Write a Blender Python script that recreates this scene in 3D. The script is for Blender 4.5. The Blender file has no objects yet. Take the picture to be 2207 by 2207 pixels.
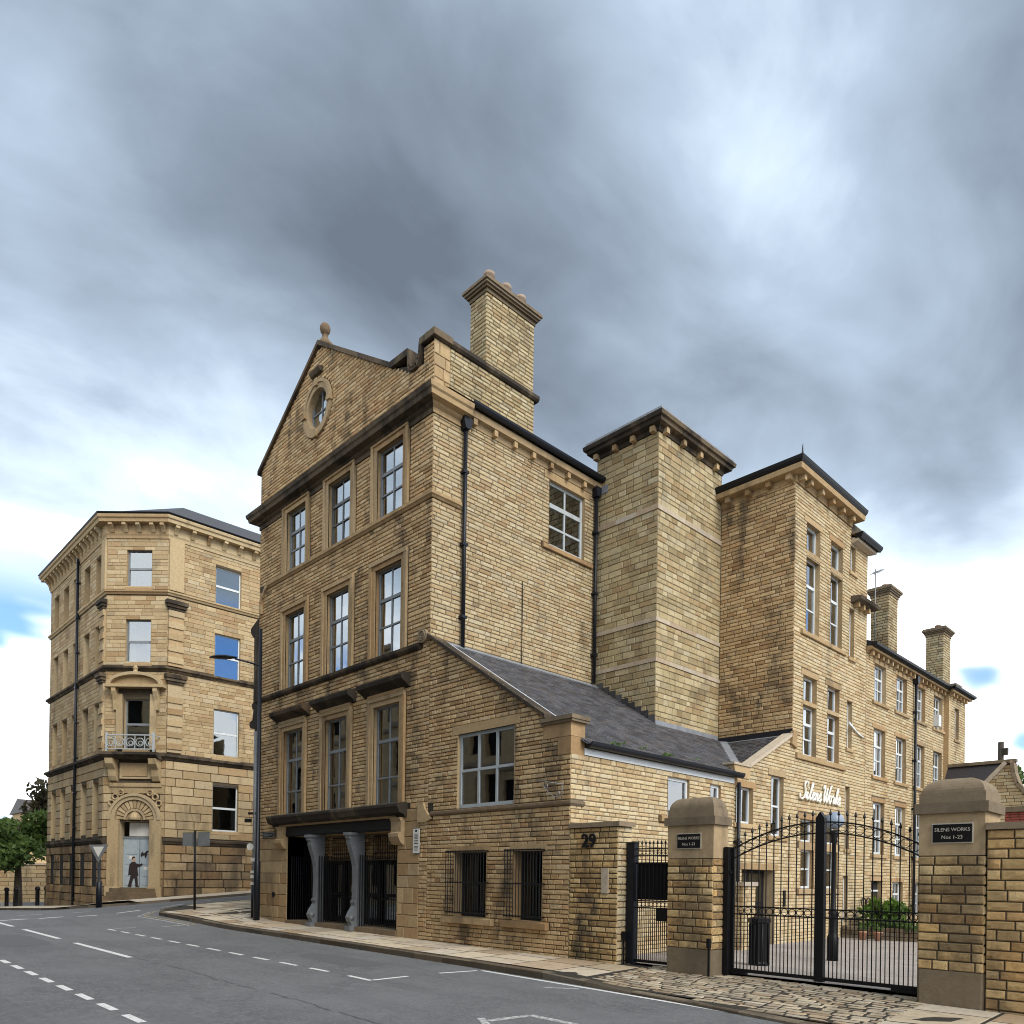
CAMR = (0.6975887200921863, 0.7163522313534837, 0.014472672007285003)
CAMU = (-0.007817962569139837, -0.012587886379787673, 0.9998902062615461)
CAMB = (0.7164557607147931, -0.6976252760267323, -0.0031807526173006097)
SKYSTR, SUNSTR, EXPO, SKYROT = 1.0, 1.25, 1.5, 100.
SKYLOC, SKYSCL = (9., 17., 0.), (1., .7, 1.)
GAPS = 2.0; GAPOFF = (1., 9., 0.)
import bpy, math, random
from mathutils import Vector, Matrix
RD = math.radians
sc = bpy.context.scene
col = sc.collection
rng = random.Random(7)

# ------------------------------------------------------------------ camera
RT, UP, BK = Vector(CAMR), Vector(CAMU), Vector(CAMB)
CAM = Vector((14.52, -11.28, 1.6)); FPX, CYP = 1642.17, 1890.0
cd = bpy.data.cameras.new('camera'); co = bpy.data.objects.new('camera', cd); col.objects.link(co)
cm = Matrix((RT, UP, BK)).transposed().to_4x4(); cm.translation = CAM; co.matrix_world = cm
cd.sensor_width = 36; cd.lens = FPX / 2207 * 36; cd.shift_y = (CYP - 1103.5) / 2207; cd.clip_start = .1; cd.clip_end = 4000
sc.camera = co

# ------------------------------------------------------------------ world: broken overcast sky
wd = bpy.data.worlds.new('World'); sc.world = wd; wd.use_nodes = True
nt = wd.node_tree; nt.nodes.clear()
class NG:
    def __init__(s, nt): s.nt = nt
    def n(s, t, **k):
        o = s.nt.nodes.new(t)
        for a, b in k.items():
            if a.startswith('i_'): o.inputs[a[2:].replace('_', ' ')].default_value = b
            else: setattr(o, a, b)
        return o
    def l(s, a, b): s.nt.links.new(a, b); return b
    def put(s, sock, v):
        if hasattr(v, 'is_output') or hasattr(v, 'links'): s.l(v, sock)
        else: sock.default_value = v
    def m(s, op, a, b=0., c=None, cl=False):
        o = s.n('ShaderNodeMath', operation=op, use_clamp=cl); s.put(o.inputs[0], a); s.put(o.inputs[1], b)
        if c is not None: s.put(o.inputs[2], c)
        return o.outputs[0]
    def vm(s, op, a, b):
        o = s.n('ShaderNodeVectorMath', operation=op); s.put(o.inputs[0], a)
        if op == 'SCALE': s.put(o.inputs['Scale'], b)
        else: s.put(o.inputs[1], b)
        return o.outputs['Value' if op in ('DOT_PRODUCT', 'LENGTH', 'DISTANCE') else 'Vector']
    def noise(s, v, sc, det=4., ro=.5, dist=0., w=None):
        o = s.n('ShaderNodeTexNoise'); s.put(o.inputs['Vector'], v)
        o.inputs['Scale'].default_value = sc; o.inputs['Detail'].default_value = det
        o.inputs['Roughness'].default_value = ro; o.inputs['Distortion'].default_value = dist
        return o.outputs['Fac']
    def ramp(s, f, st, interp='LINEAR'):
        o = s.n('ShaderNodeValToRGB'); s.put(o.inputs[0], f); e = o.color_ramp.elements; o.color_ramp.interpolation = interp
        while len(e) < len(st): e.new(.5)
        for i, (p, c) in enumerate(st):
            e[i].position = p; e[i].color = (c, c, c, 1) if isinstance(c, (int, float)) else (*c, 1)
        return o.outputs[0]
    def mix(s, f, a, b, mode='MIX'):
        o = s.n('ShaderNodeMix', data_type='RGBA', blend_type=mode); s.put(o.inputs[0], f)
        for k, v in ((6, a), (7, b)):
            if isinstance(v, tuple): v = (*v[:3], 1)
            s.put(o.inputs[k], v)
        return o.outputs[2]
    def mapr(s, f, a, b, c, d, t='LINEAR'):
        o = s.n('ShaderNodeMapRange', interpolation_type=t); s.put(o.inputs[0], f)
        for i, v in enumerate((a, b, c, d)): s.put(o.inputs[i + 1], v)
        return o.outputs[0]
SUN_EL, SUN_AZ = RD(42), math.atan2(.985, -.10)      # azimuth from +Y towards +X
g = NG(nt)
tc = g.n('ShaderNodeTexCoord'); dirv = tc.outputs['Generated']
sep = g.n('ShaderNodeSeparateXYZ'); g.l(dirv, sep.inputs[0]); dx, dy, dz = sep.outputs
sky = g.n('ShaderNodeTexSky', sky_type='NISHITA'); sky.sun_disc = False; sky.sun_elevation = SUN_EL; sky.sun_rotation = SUN_AZ
sky.air_density = 1.2; sky.ozone_density = 2.5; sky.dust_density = .4
dzc = g.m('ADD', g.m('MAXIMUM', dz, 0.), .42)                    # cloud layer: flattened towards the horizon
cv = g.n('ShaderNodeCombineXYZ'); g.l(g.m('DIVIDE', dx, dzc), cv.inputs[0]); g.l(g.m('DIVIDE', dy, dzc), cv.inputs[1]); g.l(g.m('MULTIPLY', dz, .6), cv.inputs[2])
rot = g.n('ShaderNodeMapping'); rot.inputs['Rotation'].default_value = (0, 0, RD(SKYROT)); rot.inputs['Location'].default_value = SKYLOC
rot.inputs['Scale'].default_value = SKYSCL; g.l(cv.outputs[0], rot.inputs[0])
big = g.noise(rot.outputs[0], 1.05, 2., .45, .25)
med = g.noise(rot.outputs[0], 2.1, 4., .5, .3)
fin = g.noise(rot.outputs[0], 5.5, 6., .58, .35)
dens = g.m('ADD', g.m('ADD', g.m('MULTIPLY', big, .44), g.m('MULTIPLY', med, .42)), g.m('MULTIPLY', fin, .14))
lowz = g.mapr(dz, .18, .66, 1., 0., 'SMOOTHSTEP')            # clouds thin out and brighten towards the horizon
bright = g.m('ADD', g.m('MULTIPLY', lowz, .46), g.mapr(dens, .385, .655, .74, -.075), cl=True)
ccol = g.ramp(bright, [(.0, (.060, .075, .096)), (.2, (.105, .130, .164)), (.42, (.185, .228, .282)), (.62, (.34, .405, .475)), (.84, (.76, .775, .79))])
gap = g.m('MULTIPLY', g.mapr(g.noise(g.vm('ADD', rot.outputs[0], GAPOFF), GAPS, 4., .55, .3), .37, .46, 1., 0., 'SMOOTHSTEP'), g.mapr(dz, .28, .42, 1., 0.))
skyc = g.vm('SCALE', g.mix(1., sky.outputs[0], (.45, .85, 1.45), 'MULTIPLY'), .055)
cl10 = g.vm('SCALE', ccol, 1.0)
colr = g.mix(g.m('MULTIPLY', gap, .9), cl10, skyc)
bg = g.n('ShaderNodeBackground'); bg.inputs[1].default_value = SKYSTR; g.l(colr, bg.inputs[0])
# the cloud colours above are written for strength 1; scale them up so that the strength stays in the daylight range
up = g.vm('SCALE', colr, 1 / .1); g.l(up, bg.inputs[0]); bg.inputs[1].default_value = .1 * SKYSTR
wo = g.n('ShaderNodeOutputWorld'); g.l(bg.outputs[0], wo.inputs[0])

# ------------------------------------------------------------------ sun, exposure
sl = bpy.data.lights.new('sun', 'SUN'); sl.energy = SUNSTR; sl.angle = RD(32); sl.color = (1., .95, .87)
so = bpy.data.objects.new('sun', sl); col.objects.link(so)
sd = Vector((math.sin(SUN_AZ) * math.cos(SUN_EL), math.cos(SUN_AZ) * math.cos(SUN_EL), math.sin(SUN_EL)))
so.rotation_euler = sd.to_track_quat('Z', 'Y').to_euler(); so.location = (30, -20, 40)
vs = sc.view_settings; vs.view_transform = 'Standard'; vs.look = 'None'; vs.gamma = 1; vs.use_curve_mapping = False; vs.exposure = EXPO
sc.cycles.use_denoising = True; sc.cycles.max_bounces = 6; sc.cycles.transparent_max_bounces = 12
sc.cycles.sample_clamp_indirect = 6; sc.cycles.filter_width = 1.05

# ------------------------------------------------------------------ materials
def newmat(name):
    m = bpy.data.materials.new(name); m.use_nodes = True; t = m.node_tree; t.nodes.clear(); g = NG(t)
    b = g.n('ShaderNodeBsdfPrincipled'); o = g.n('ShaderNodeOutputMaterial'); g.l(b.outputs[0], o.inputs[0])
    return m, g, b
def pos(g): return g.n('ShaderNodeNewGeometry').outputs['Position']
def tint(g):
    a = g.n('ShaderNodeAttribute', attribute_name='tint'); return a.outputs['Fac']
def bump(g, b, h, st=.4, dist=.01):
    o = g.n('ShaderNodeBump'); o.inputs['Strength'].default_value = st; o.inputs['Distance'].default_value = dist
    g.l(h, o.inputs['Height']); g.l(o.outputs[0], b.inputs['Normal'])
def stone(name, stops, soot=.35, sootlvl=(.52, .70), sootcol=(.060, .047, .035), rough=.9, bst=.55, grain=1., streak=.3, moss=0., HV=1.):
    m, g, b = newmat(name); p = pos(g); t = tint(g)
    c = g.ramp(t, stops)
    hv = g.m('FRACT', g.m('MULTIPLY', t, 7.77))
    c = g.mix(g.mapr(hv, .78, .80, 0., HV * .55), c, g.mix(1., c, (.93, 1.0, 1.14), 'MULTIPLY'))
    c = g.mix(g.mapr(hv, .20, .18, 0., HV * .75), c, g.mix(1., c, (.84, .745, .68), 'MULTIPLY'))
    n1 = g.noise(p, 9., 5., .6); n2 = g.noise(p, 55., 3., .6)
    c = g.mix(g.mapr(n1, .3, .7, .0, .55), c, g.mix(1., c, (.62, .58, .52), 'MULTIPLY'))
    c = g.mix(g.mapr(n2, .35, .75, 0., .35 * grain), c, g.mix(1., c, (.55, .52, .48), 'MULTIPLY'))
    mp = g.n('ShaderNodeMapping'); mp.inputs['Scale'].default_value = (1, 1, streak); g.l(p, mp.inputs[0])
    s = g.noise(mp.outputs[0], 1.15, 6., .62, .4)
    # single stones take soot differently
    s2 = g.m('ADD', s, g.m('MULTIPLY', g.m('SUBTRACT', g.m('FRACT', g.m('MULTIPLY', t, 17.31)), .5), .13))
    c = g.mix(g.m('MULTIPLY', g.mapr(s2, sootlvl[0], sootlvl[1], 0., 1., 'SMOOTHSTEP'), soot), c, sootcol)
    odd = g.m('GREATER_THAN', g.m('FRACT', g.m('MULTIPLY', t, 31.7)), .90)
    c = g.mix(g.m('MULTIPLY', odd, .32 * min(1., soot * 1.4)), c, g.mix(1., c, (.42, .38, .34), 'MULTIPLY'))
    if moss:
        sp = g.n('ShaderNodeSeparateXYZ'); g.l(p, sp.inputs[0])
        mo = g.m('MULTIPLY', g.mapr(g.noise(p, 2.5, 4.), .5, .65, 0., 1.), g.mapr(sp.outputs[2], .1, .9, moss, 0.))
        c = g.mix(mo, c, (.07, .075, .025))
    g.put(b.inputs['Base Color'], c); b.inputs['Roughness'].default_value = rough; b.inputs['Specular IOR Level'].default_value = .2
    h = g.m('ADD', g.m('MULTIPLY', g.noise(p, 22., 5., .65), .75), g.m('MULTIPLY', n2, .25)); bump(g, b, h, bst, .022)
    return m
def plain(name, c, rough=.6, metal=0., bst=0., bsc=40., var=.0, spec=.4, vsc=6.):
    m, g, b = newmat(name); p = pos(g); cc = c
    if var: cc = g.mix(g.mapr(g.noise(p, vsc, 5., .6), .3, .7, 0., var), c, tuple(x * .35 for x in c))
    g.put(b.inputs['Base Color'], cc if not isinstance(cc, tuple) else (*cc, 1)); b.inputs['Roughness'].default_value = rough
    b.inputs['Metallic'].default_value = metal; b.inputs['Specular IOR Level'].default_value = spec
    if bst: bump(g, b, g.noise(p, bsc, 4., .6), bst, .01)
    return m
TAN = [(0.0, (0.398, 0.271, 0.14)), (0.2, (0.51, 0.353, 0.187)), (0.55, (0.576, 0.408, 0.22)), (0.85, (0.655, 0.481, 0.266)), (1.0, (0.529, 0.354, 0.187))]
YTAN = [(0.0, (0.476, 0.362, 0.208)), (0.2, (0.547, 0.428, 0.253)), (0.55, (0.594, 0.477, 0.287)), (0.85, (0.634, 0.523, 0.333)), (1.0, (0.569, 0.437, 0.258))]
TOW = [(0.0, (0.323, 0.257, 0.145)), (0.3, (0.421, 0.34, 0.195)), (0.7, (0.48, 0.392, 0.231)), (1.0, (0.522, 0.442, 0.28))]
PIL = [(0.0, (0.364, 0.246, 0.117)), (0.3, (0.483, 0.332, 0.156)), (0.6, (0.559, 0.393, 0.187)), (0.85, (0.667, 0.489, 0.251)), (1.0, (0.578, 0.371, 0.158))]
ASH = [(0.0, (0.365, 0.256, 0.138)), (0.5, (0.432, 0.308, 0.169)), (1.0, (0.479, 0.352, 0.199))]
LBS = [(0.0, (0.395, 0.291, 0.164)), (0.5, (0.474, 0.36, 0.209)), (0.9, (0.54, 0.429, 0.262)), (1.0, (0.452, 0.339, 0.195))]
M = {}
M['street'] = stone('street_stone', TAN, .72, (.50, .70))
M['yard'] = stone('yard_stone', YTAN, .45, (.55, .76))
YOLD = [(a, tuple(x * .84 for x in c)) for a, c in YTAN]
M['yardold'] = stone('weathered_yard_stone', YOLD, .5, (.54, .76))
M['tower'] = stone('tower_stone', TOW, .45, (.53, .72), grain=.7)
M['pillar'] = stone('pillar_stone', PIL, .62, (.50, .66), bst=.9)
M['pier'] = stone('pier_stone', PIL, .85, (.46, .62), bst=.9, streak=.2, moss=.5)
M['ash'] = stone('dressed_stone', ASH, .45, (.52, .72), bst=.25, grain=.6)
M['cap'] = stone('cap_stone', [(0., (.17, .135, .09)), (1., (.27, .21, .14))], .5, (.5, .7), bst=.35, grain=.8)
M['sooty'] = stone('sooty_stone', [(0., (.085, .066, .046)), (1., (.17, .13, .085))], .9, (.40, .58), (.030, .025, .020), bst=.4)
M['band'] = stone('band_stone', [(0., (.44, .37, .28)), (1., (.52, .445, .345))], .25, (.55, .75), bst=.15, grain=.4)
M['lb'] = stone('corner_house_stone', LBS, .42, (.53, .72), bst=.3, grain=.6)
M['lbrust'] = stone('rusticated_stone', [(0., (.20, .14, .08)), (.5, (.33, .235, .13)), (1., (.42, .30, .165))], .75, (.44, .64), bst=.6)
M['mortar'] = plain('mortar', (.048, .038, .027), .95, bst=.3, var=.5)
M['mortar_light'] = plain('lime_mortar', (.095, .074, .048), .95, bst=.3, var=.5)
M['slate'] = stone('slate', [(0., (.050, .050, .056)), (.5, (.078, .078, .085)), (1., (.105, .10, .105))], .2, (.5, .8), (.03, .028, .022), .55, .25, .5)
M['lead'] = plain('lead', (.30, .32, .35), .5, .3, .15, 20., .5)
M['leadpale'] = plain('pale_lead', (.52, .54, .57), .5, .1, .1, 20., .25)
M['iron'] = plain('black_iron', (.006, .006, .007), .5, .0, .1, 60., .0, .25)
M['ironblue'] = plain('dark_blue_paint', (.007, .009, .014), .42, 0, .1, 30., 0., .3)
M['steel'] = plain('grey_steel', (.22, .23, .235), .5, .3, .1, 30., .3)
M['greypaint'] = plain('grey_blue_paint', (.205, .225, .24), .5, 0, .12, 30., .35)
M['colpaint'] = plain('column_paint', (.155, .165, .175), .5, 0, .15, 30., .4, vsc=4.)
M['palepaint'] = plain('pale_grey_paint', (.40, .43, .44), .5, 0, .1, 30., .3)
M['white'] = plain('white_paint', (.60, .63, .64), .45, 0, .05, 30., .12)
M['darkframe'] = plain('dark_window_paint', (.10, .105, .105), .5, 0, .1, 30., .3)
M['room'] = plain('room_plaster', (.16, .14, .12), .95)
M['blind'] = plain('green_blind', (.34, .36, .20), .9, 0, .15, 30., .15)
M['curtain'] = plain('pale_curtain', (.52, .50, .44), .95, 0, .3, 12., .25)
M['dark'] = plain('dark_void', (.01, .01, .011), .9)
M['doorgrey'] = plain('grey_door_paint', (.36, .42, .46), .5, 0, .1, 25., .3)
M['wood'] = plain('dark_timber', (.022, .021, .020), .75, 0, .2, 40., .4, .15)
M['potclay'] = plain('buff_clay', (.36, .27, .20), .85, 0, .2, 30., .4)
M['terra'] = plain('terracotta', (.42, .22, .14), .85, 0, .2, 30., .4)
M['rust'] = plain('rusty_brick', (.30, .075, .05), .9, 0, .4, 18., .5)
M['bark'] = plain('bark', (.05, .04, .03), .95, 0, .6, 12., .4)
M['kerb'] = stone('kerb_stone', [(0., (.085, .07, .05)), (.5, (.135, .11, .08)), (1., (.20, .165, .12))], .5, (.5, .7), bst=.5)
M['flag'] = stone('flag_stone', [(0., (.43, .345, .235)), (.3, (.53, .445, .325)), (.7, (.62, .53, .395)), (1., (.50, .43, .345))], .42, (.54, .72), (.13, .105, .07), .85, .22, .7, 1.)
M['sett'] = stone('sett_stone', [(0., (.30, .24, .165)), (.4, (.43, .355, .25)), (.8, (.55, .465, .34)), (1., (.40, .335, .25))], .45, (.52, .70), (.08, .065, .045), .8, .5, .8, 1.)
M['joint'] = plain('dirt_joint', (.032, .027, .02), .95, 0, .4, 40., .4)
M['pink'] = plain('silver_letter', (.74, .71, .63), .45, 0, 0)
M['gold'] = plain('pale_lettering', (.44, .40, .32), .5)
M['board'] = plain('black_plaque', (.008, .008, .010), .25)
M['plate'] = plain('white_plate', (.66, .65, .60), .4, 0, .05, 30., .2)
M['redp'] = plain('red_sign', (.45, .02, .02), .4)
M['coat'] = plain('dark_coat_paint', (.022, .014, .014), .7)
M['skin'] = plain('skin_paint', (.45, .29, .20), .7)
def glassmat(name, base=.34, tr=(.5, .55, .55)):
    m, g, b = newmat(name); nt = m.node_tree; nt.nodes.remove(b)
    o = [n for n in nt.nodes if n.type == 'OUTPUT_MATERIAL'][0]
    fr = g.n('ShaderNodeFresnel'); fr.inputs[0].default_value = 1.5
    fac = g.m('ADD', g.m('MULTIPLY', fr.outputs[0], 1.0), base, cl=True)
    t = g.n('ShaderNodeBsdfTransparent'); t.inputs[0].default_value = (*tr, 1)
    gl = g.n('ShaderNodeBsdfGlossy'); gl.inputs['Roughness'].default_value = .02; gl.inputs[0].default_value = (.93, .97, 1, 1)
    bp = g.n('ShaderNodeBump'); bp.inputs['Strength'].default_value = .06; bp.inputs['Distance'].default_value = .02
    g.l(g.noise(pos(g), 1.6, 2.), bp.inputs['Height']); g.l(bp.outputs[0], gl.inputs['Normal'])
    mx = g.n('ShaderNodeMixShader'); g.l(fac, mx.inputs[0]); g.l(t.outputs[0], mx.inputs[1]); g.l(gl.outputs[0], mx.inputs[2]); g.l(mx.outputs[0], o.inputs[0])
    return m
M['glass'] = glassmat('window_glass'); M['glass2'] = glassmat('old_window_glass', .20); M['glass3'] = glassmat('shaded_window_glass', .02, (.3, .32, .32))
def asphalt():
    m, g, b = newmat('asphalt'); p = pos(g)
    c = g.mix(g.mapr(g.noise(p, 130., 3., .7), .35, .7, 0., 1.), (.12, .122, .124), (.23, .232, .234))
    c = g.mix(g.mapr(g.noise(p, 17., 6., .8), .42, .60, 0., .75), c, (.072, .074, .076))
    c = g.mix(g.mapr(g.noise(p, 24., 6., .85), .56, .68, 0., .7), c, (.34, .34, .335))
    c = g.mix(g.mapr(g.noise(p, 4.5, 10., .9), .44, .56, 0., .55), c, (.075, .077, .08))
    c = g.mix(g.mapr(g.noise(p, .45, 5., .6, .6), .42, .62, 0., .55), c, (.165, .167, .170))
    mp = g.n('ShaderNodeMapping'); mp.inputs['Scale'].default_value = (.12, 1.1, 1); g.l(p, mp.inputs[0])
    c = g.mix(g.mapr(g.noise(mp.outputs[0], 1.3, 5., .6), .5, .7, 0., .45), c, (.085, .086, .088))
    v = g.n('ShaderNodeTexVoronoi', feature='DISTANCE_TO_EDGE'); v.inputs['Scale'].default_value = .16
    wv = g.n('ShaderNodeVectorMath', operation='ADD'); g.l(p, wv.inputs[0])
    nz = g.n('ShaderNodeTexNoise'); nz.inputs['Scale'].default_value = 1.4; nz.inputs['Detail'].default_value = 5.; g.l(p, nz.inputs['Vector']); g.l(nz.outputs['Color'], wv.inputs[1]); g.l(wv.outputs[0], v.inputs['Vector'])
    c = g.mix(g.m('MULTIPLY', g.mapr(v.outputs['Distance'], .0, .003, 1., 0.), .16), c, (.02, .02, .02))
    g.put(b.inputs['Base Color'], c); b.inputs['Roughness'].default_value = .8; b.inputs['Specular IOR Level'].default_value = .3
    bump(g, b, g.noise(p, 150., 3., .7), .5, .008); return m
M['asphalt'] = asphalt()
def paint():
    m, g, b = newmat('road_paint'); p = pos(g)
    c = g.mix(g.mapr(g.noise(p, 28., 5., .7), .50, .72, 0., .8), (.66, .66, .64), (.17, .17, .17))
    g.put(b.inputs['Base Color'], c); b.inputs['Roughness'].default_value = .7; bump(g, b, g.noise(p, 120., 3.), .3, .006); return m
M['paint'] = paint()
def wornpaint():
    m, g, b = newmat('worn_road_paint'); p = pos(g)
    c = g.mix(g.mapr(g.noise(p, 16., 5., .75), .42, .62, 0., .92), (.50, .50, .48), (.115, .115, .117))
    g.put(b.inputs['Base Color'], c); b.inputs['Roughness'].default_value = .75; return m
M['worn'] = wornpaint()
def leafmat(name, a, bb):
    m, g, b = newmat(name); c = g.mix(tint(g), a, bb); g.put(b.inputs['Base Color'], c); b.inputs['Roughness'].default_value = .55
    b.inputs['Specular IOR Level'].default_value = .3
    tr = g.n('ShaderNodeBsdfTranslucent'); g.put(tr.inputs[0], c); mx = g.n('ShaderNodeMixShader'); mx.inputs[0].default_value = .4
    o = [n for n in m.node_tree.nodes if n.type == 'OUTPUT_MATERIAL'][0]
    g.l(b.outputs[0], mx.inputs[1]); g.l(tr.outputs[0], mx.inputs[2]); g.l(mx.outputs[0], o.inputs[0]); return m
M['leaf'] = leafmat('tree_leaf', (.04, .075, .022), (.13, .20, .05)); M['leaf2'] = leafmat('shrub_leaf', (.03, .075, .012), (.14, .24, .035))
M['leafr'] = leafmat('copper_leaf', (.045, .035, .025), (.09, .085, .04))
def pavers():
    m, g, b = newmat('block_paving'); p = pos(g)
    br = g.n('ShaderNodeTexBrick'); g.l(p, br.inputs['Vector']); br.inputs['Scale'].default_value = 1.; br.inputs['Brick Width'].default_value = .24; br.inputs['Row Height'].default_value = .12
    br.inputs['Mortar Size'].default_value = .006; br.inputs['Color1'].default_value = (.27, .235, .21, 1); br.inputs['Color2'].default_value = (.35, .31, .28, 1); br.inputs['Mortar'].default_value = (.12, .10, .09, 1)
    c = g.mix(g.mapr(g.noise(p, .8, 5.), .4, .7, 0., .5), br.outputs[0], (.42, .38, .34)); g.put(b.inputs['Base Color'], c); b.inputs['Roughness'].default_value = .85
    bump(g, b, g.noise(p, 60., 3.), .3, .006); return m
M['paver'] = pavers()

# ------------------------------------------------------------------ helpers
WM = {}
class Fr:
    def __init__(s, o, u, v, n): s.o, s.u, s.v, s.n = [Vector(a) for a in (o, u, v, n)]
    def P(s, u, v, d=0.): return s.o + s.u * u + s.v * v + s.n * d
class MB:
    def __init__(s): s.v = []; s.f = []; s.t = []
    def add(s, vs, fs, t=None):
        k = len(s.v); s.v += [tuple(a) for a in vs]
        for f in fs: s.f.append([i + k for i in f]); s.t.append(rng.random() if t is None else t)
        return s
    def box(s, fr, u0, u1, v0, v1, d0, d1, t=None):
        if t is None: t = rng.random()
        return s.add([fr.P(u, v, d) for d in (d0, d1) for v in (v0, v1) for u in (u0, u1)],
                     [(4, 5, 7, 6), (1, 0, 2, 3), (0, 1, 5, 4), (3, 2, 6, 7), (2, 0, 4, 6), (1, 3, 7, 5)], t)
    def poly(s, fr, pts, d0, d1, t=None):
        n = len(pts)
        if t is None: t = rng.random()
        return s.add([fr.P(a, b, d1) for a, b in pts] + [fr.P(a, b, d0) for a, b in pts],
                     [list(range(n)), list(range(2 * n - 1, n - 1, -1))] + [(i, i + n, (i + 1) % n + n, (i + 1) % n) for i in range(n)], t)
    def mould(s, fr, u0, u1, prof, m0=0., m1=0., t=None):       # prof: closed (d, v) outline swept along u; m: mitre
        n = len(prof)
        if t is None: t = rng.random()
        return s.add([fr.P(u0 + m0 * d, v, d) for d, v in prof] + [fr.P(u1 + m1 * d, v, d) for d, v in prof],
                     [list(range(n)), list(range(2 * n - 1, n - 1, -1))] + [(i, i + n, (i + 1) % n + n, (i + 1) % n) for i in range(n)], t)
    def tube(s, pts, r, n=8, t=None, cap=True):
        pts = [Vector(p) for p in pts]; rr = r if isinstance(r, (list, tuple)) else [r] * len(pts); k = len(s.v); vs = []; fs = []
        a = None
        for i, p in enumerate(pts):
            tn = (pts[min(i + 1, len(pts) - 1)] - pts[max(i - 1, 0)]).normalized()
            if a is None: a = tn.orthogonal().normalized()
            a = (a - tn * a.dot(tn))
            a = a.normalized() if a.length > 1e-6 else tn.orthogonal().normalized()
            b = tn.cross(a)
            for j in range(n):
                w = 2 * math.pi * j / n; vs.append(p + (a * math.cos(w) + b * math.sin(w)) * rr[i])
        for i in range(len(pts) - 1):
            for j in range(n): fs.append((i * n + j, i * n + (j + 1) % n, (i + 1) * n + (j + 1) % n, (i + 1) * n + j))
        if cap: fs += [list(range(n - 1, -1, -1)), [(len(pts) - 1) * n + j for j in range(n)]]
        return s.add(vs, fs, t)
    def lathe(s, c, prof, n=16, t=None, sx=1., sy=1., ph=0.):
        vs = []; fs = []; c = Vector(c)
        for r, z in prof:
            for j in range(n):
                w = 2 * math.pi * j / n + ph; vs.append(c + Vector((r * sx * math.cos(w), r * sy * math.sin(w), z)))
        for i in range(len(prof) - 1):
            for j in range(n): fs.append((i * n + j, i * n + (j + 1) % n, (i + 1) * n + (j + 1) % n, (i + 1) * n + j))
        fs += [list(range(n - 1, -1, -1)), [(len(prof) - 1) * n + j for j in range(n)]]
        return s.add(vs, fs, t)
    def ring(s, c, a, b, r, w, n=14, m=5, t=None):               # torus in the plane of a, b
        c, a, b = Vector(c), Vector(a), Vector(b); nn = a.cross(b); vs = []; fs = []
        for i in range(n):
            th = 2 * math.pi * i / n; e = a * math.cos(th) + b * math.sin(th)
            for j in range(m):
                ph = 2 * math.pi * j / m; vs.append(c + e * (r + w * math.cos(ph)) + nn * (w * math.sin(ph)))
        for i in range(n):
            for j in range(m): fs.append((i * m + j, ((i + 1) % n) * m + j, ((i + 1) % n) * m + (j + 1) % m, i * m + (j + 1) % m))
        return s.add(vs, fs, t)
    def build(s, name, mat, parent=None, kind=None, smooth=False, loc=None):
        me = bpy.data.meshes.new(name); L = Vector(loc) if loc is not None else None
        me.from_pydata([tuple(Vector(a) - L) for a in s.v] if L is not None else s.v, [], s.f)
        if s.f:
            at = me.attributes.new('tint', 'FLOAT', 'FACE'); at.data.foreach_set('value', s.t)
        if smooth: me.polygons.foreach_set('use_smooth', [True] * len(me.polygons))
        me.materials.append(M[mat] if isinstance(mat, str) else mat)
        return link(name, me, parent, kind, Matrix.Translation(L) if L is not None else Matrix())
def link(name, data, parent=None, kind=None, mw=None):
    o = bpy.data.objects.new(name, data); col.objects.link(o); mw = mw or Matrix()
    if parent is not None: o.parent = parent; o.matrix_parent_inverse = WM[parent].inverted()
    o.matrix_basis = mw; WM[o] = mw
    if kind: o['kind'] = kind
    return o
def tag(o, label, cat, group=None):
    o['label'] = label; o['category'] = cat
    if group: o['group'] = group
    return o
def thing(name, label, cat, loc=(0, 0, 0), group=None):
    return tag(link(name, None, mw=Matrix.Translation(Vector(loc))), label, cat, group)
def struct(o): o['kind'] = 'structure'; return o
def dup(root, mw, label=None):
    r = root.copy(); col.objects.link(r); r.matrix_basis = mw
    if label: r['label'] = label
    def rec(a, b):
        for ch in a.children:
            c = ch.copy(); col.objects.link(c); c.parent = b; rec(ch, c)
    rec(root, r); return r
def pix(p):
    d = Vector(p) - CAM; z = -d.dot(BK)
    if z < .1: return None
    return (1103.5 + FPX * d.dot(RT) / z, CYP - FPX * d.dot(UP) / z, z)
def smooth01(a, b, x):
    t = min(max((x - a) / (b - a), 0), 1); return t * t * (3 - 2 * t)
class Gr:                                                       # a frame that rides on the sloping ground
    def __init__(s, off=0., sw=False): s.off = off; s.sw = sw
    def P(s, u, v, d=0.): return Vector((u, v, H(u, v) + s.off + d))
def H(x, y):
    a = -.05 - .01 * min(max(x, -18), 40)
    if x < -18: a -= .037 * min(-18 - x, 24)
    w = smooth01(-7, -11, x) * smooth01(-27.5, -22.5, x)
    return a + w * .075 * max(0, min(y, 30) + 2.7)
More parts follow.
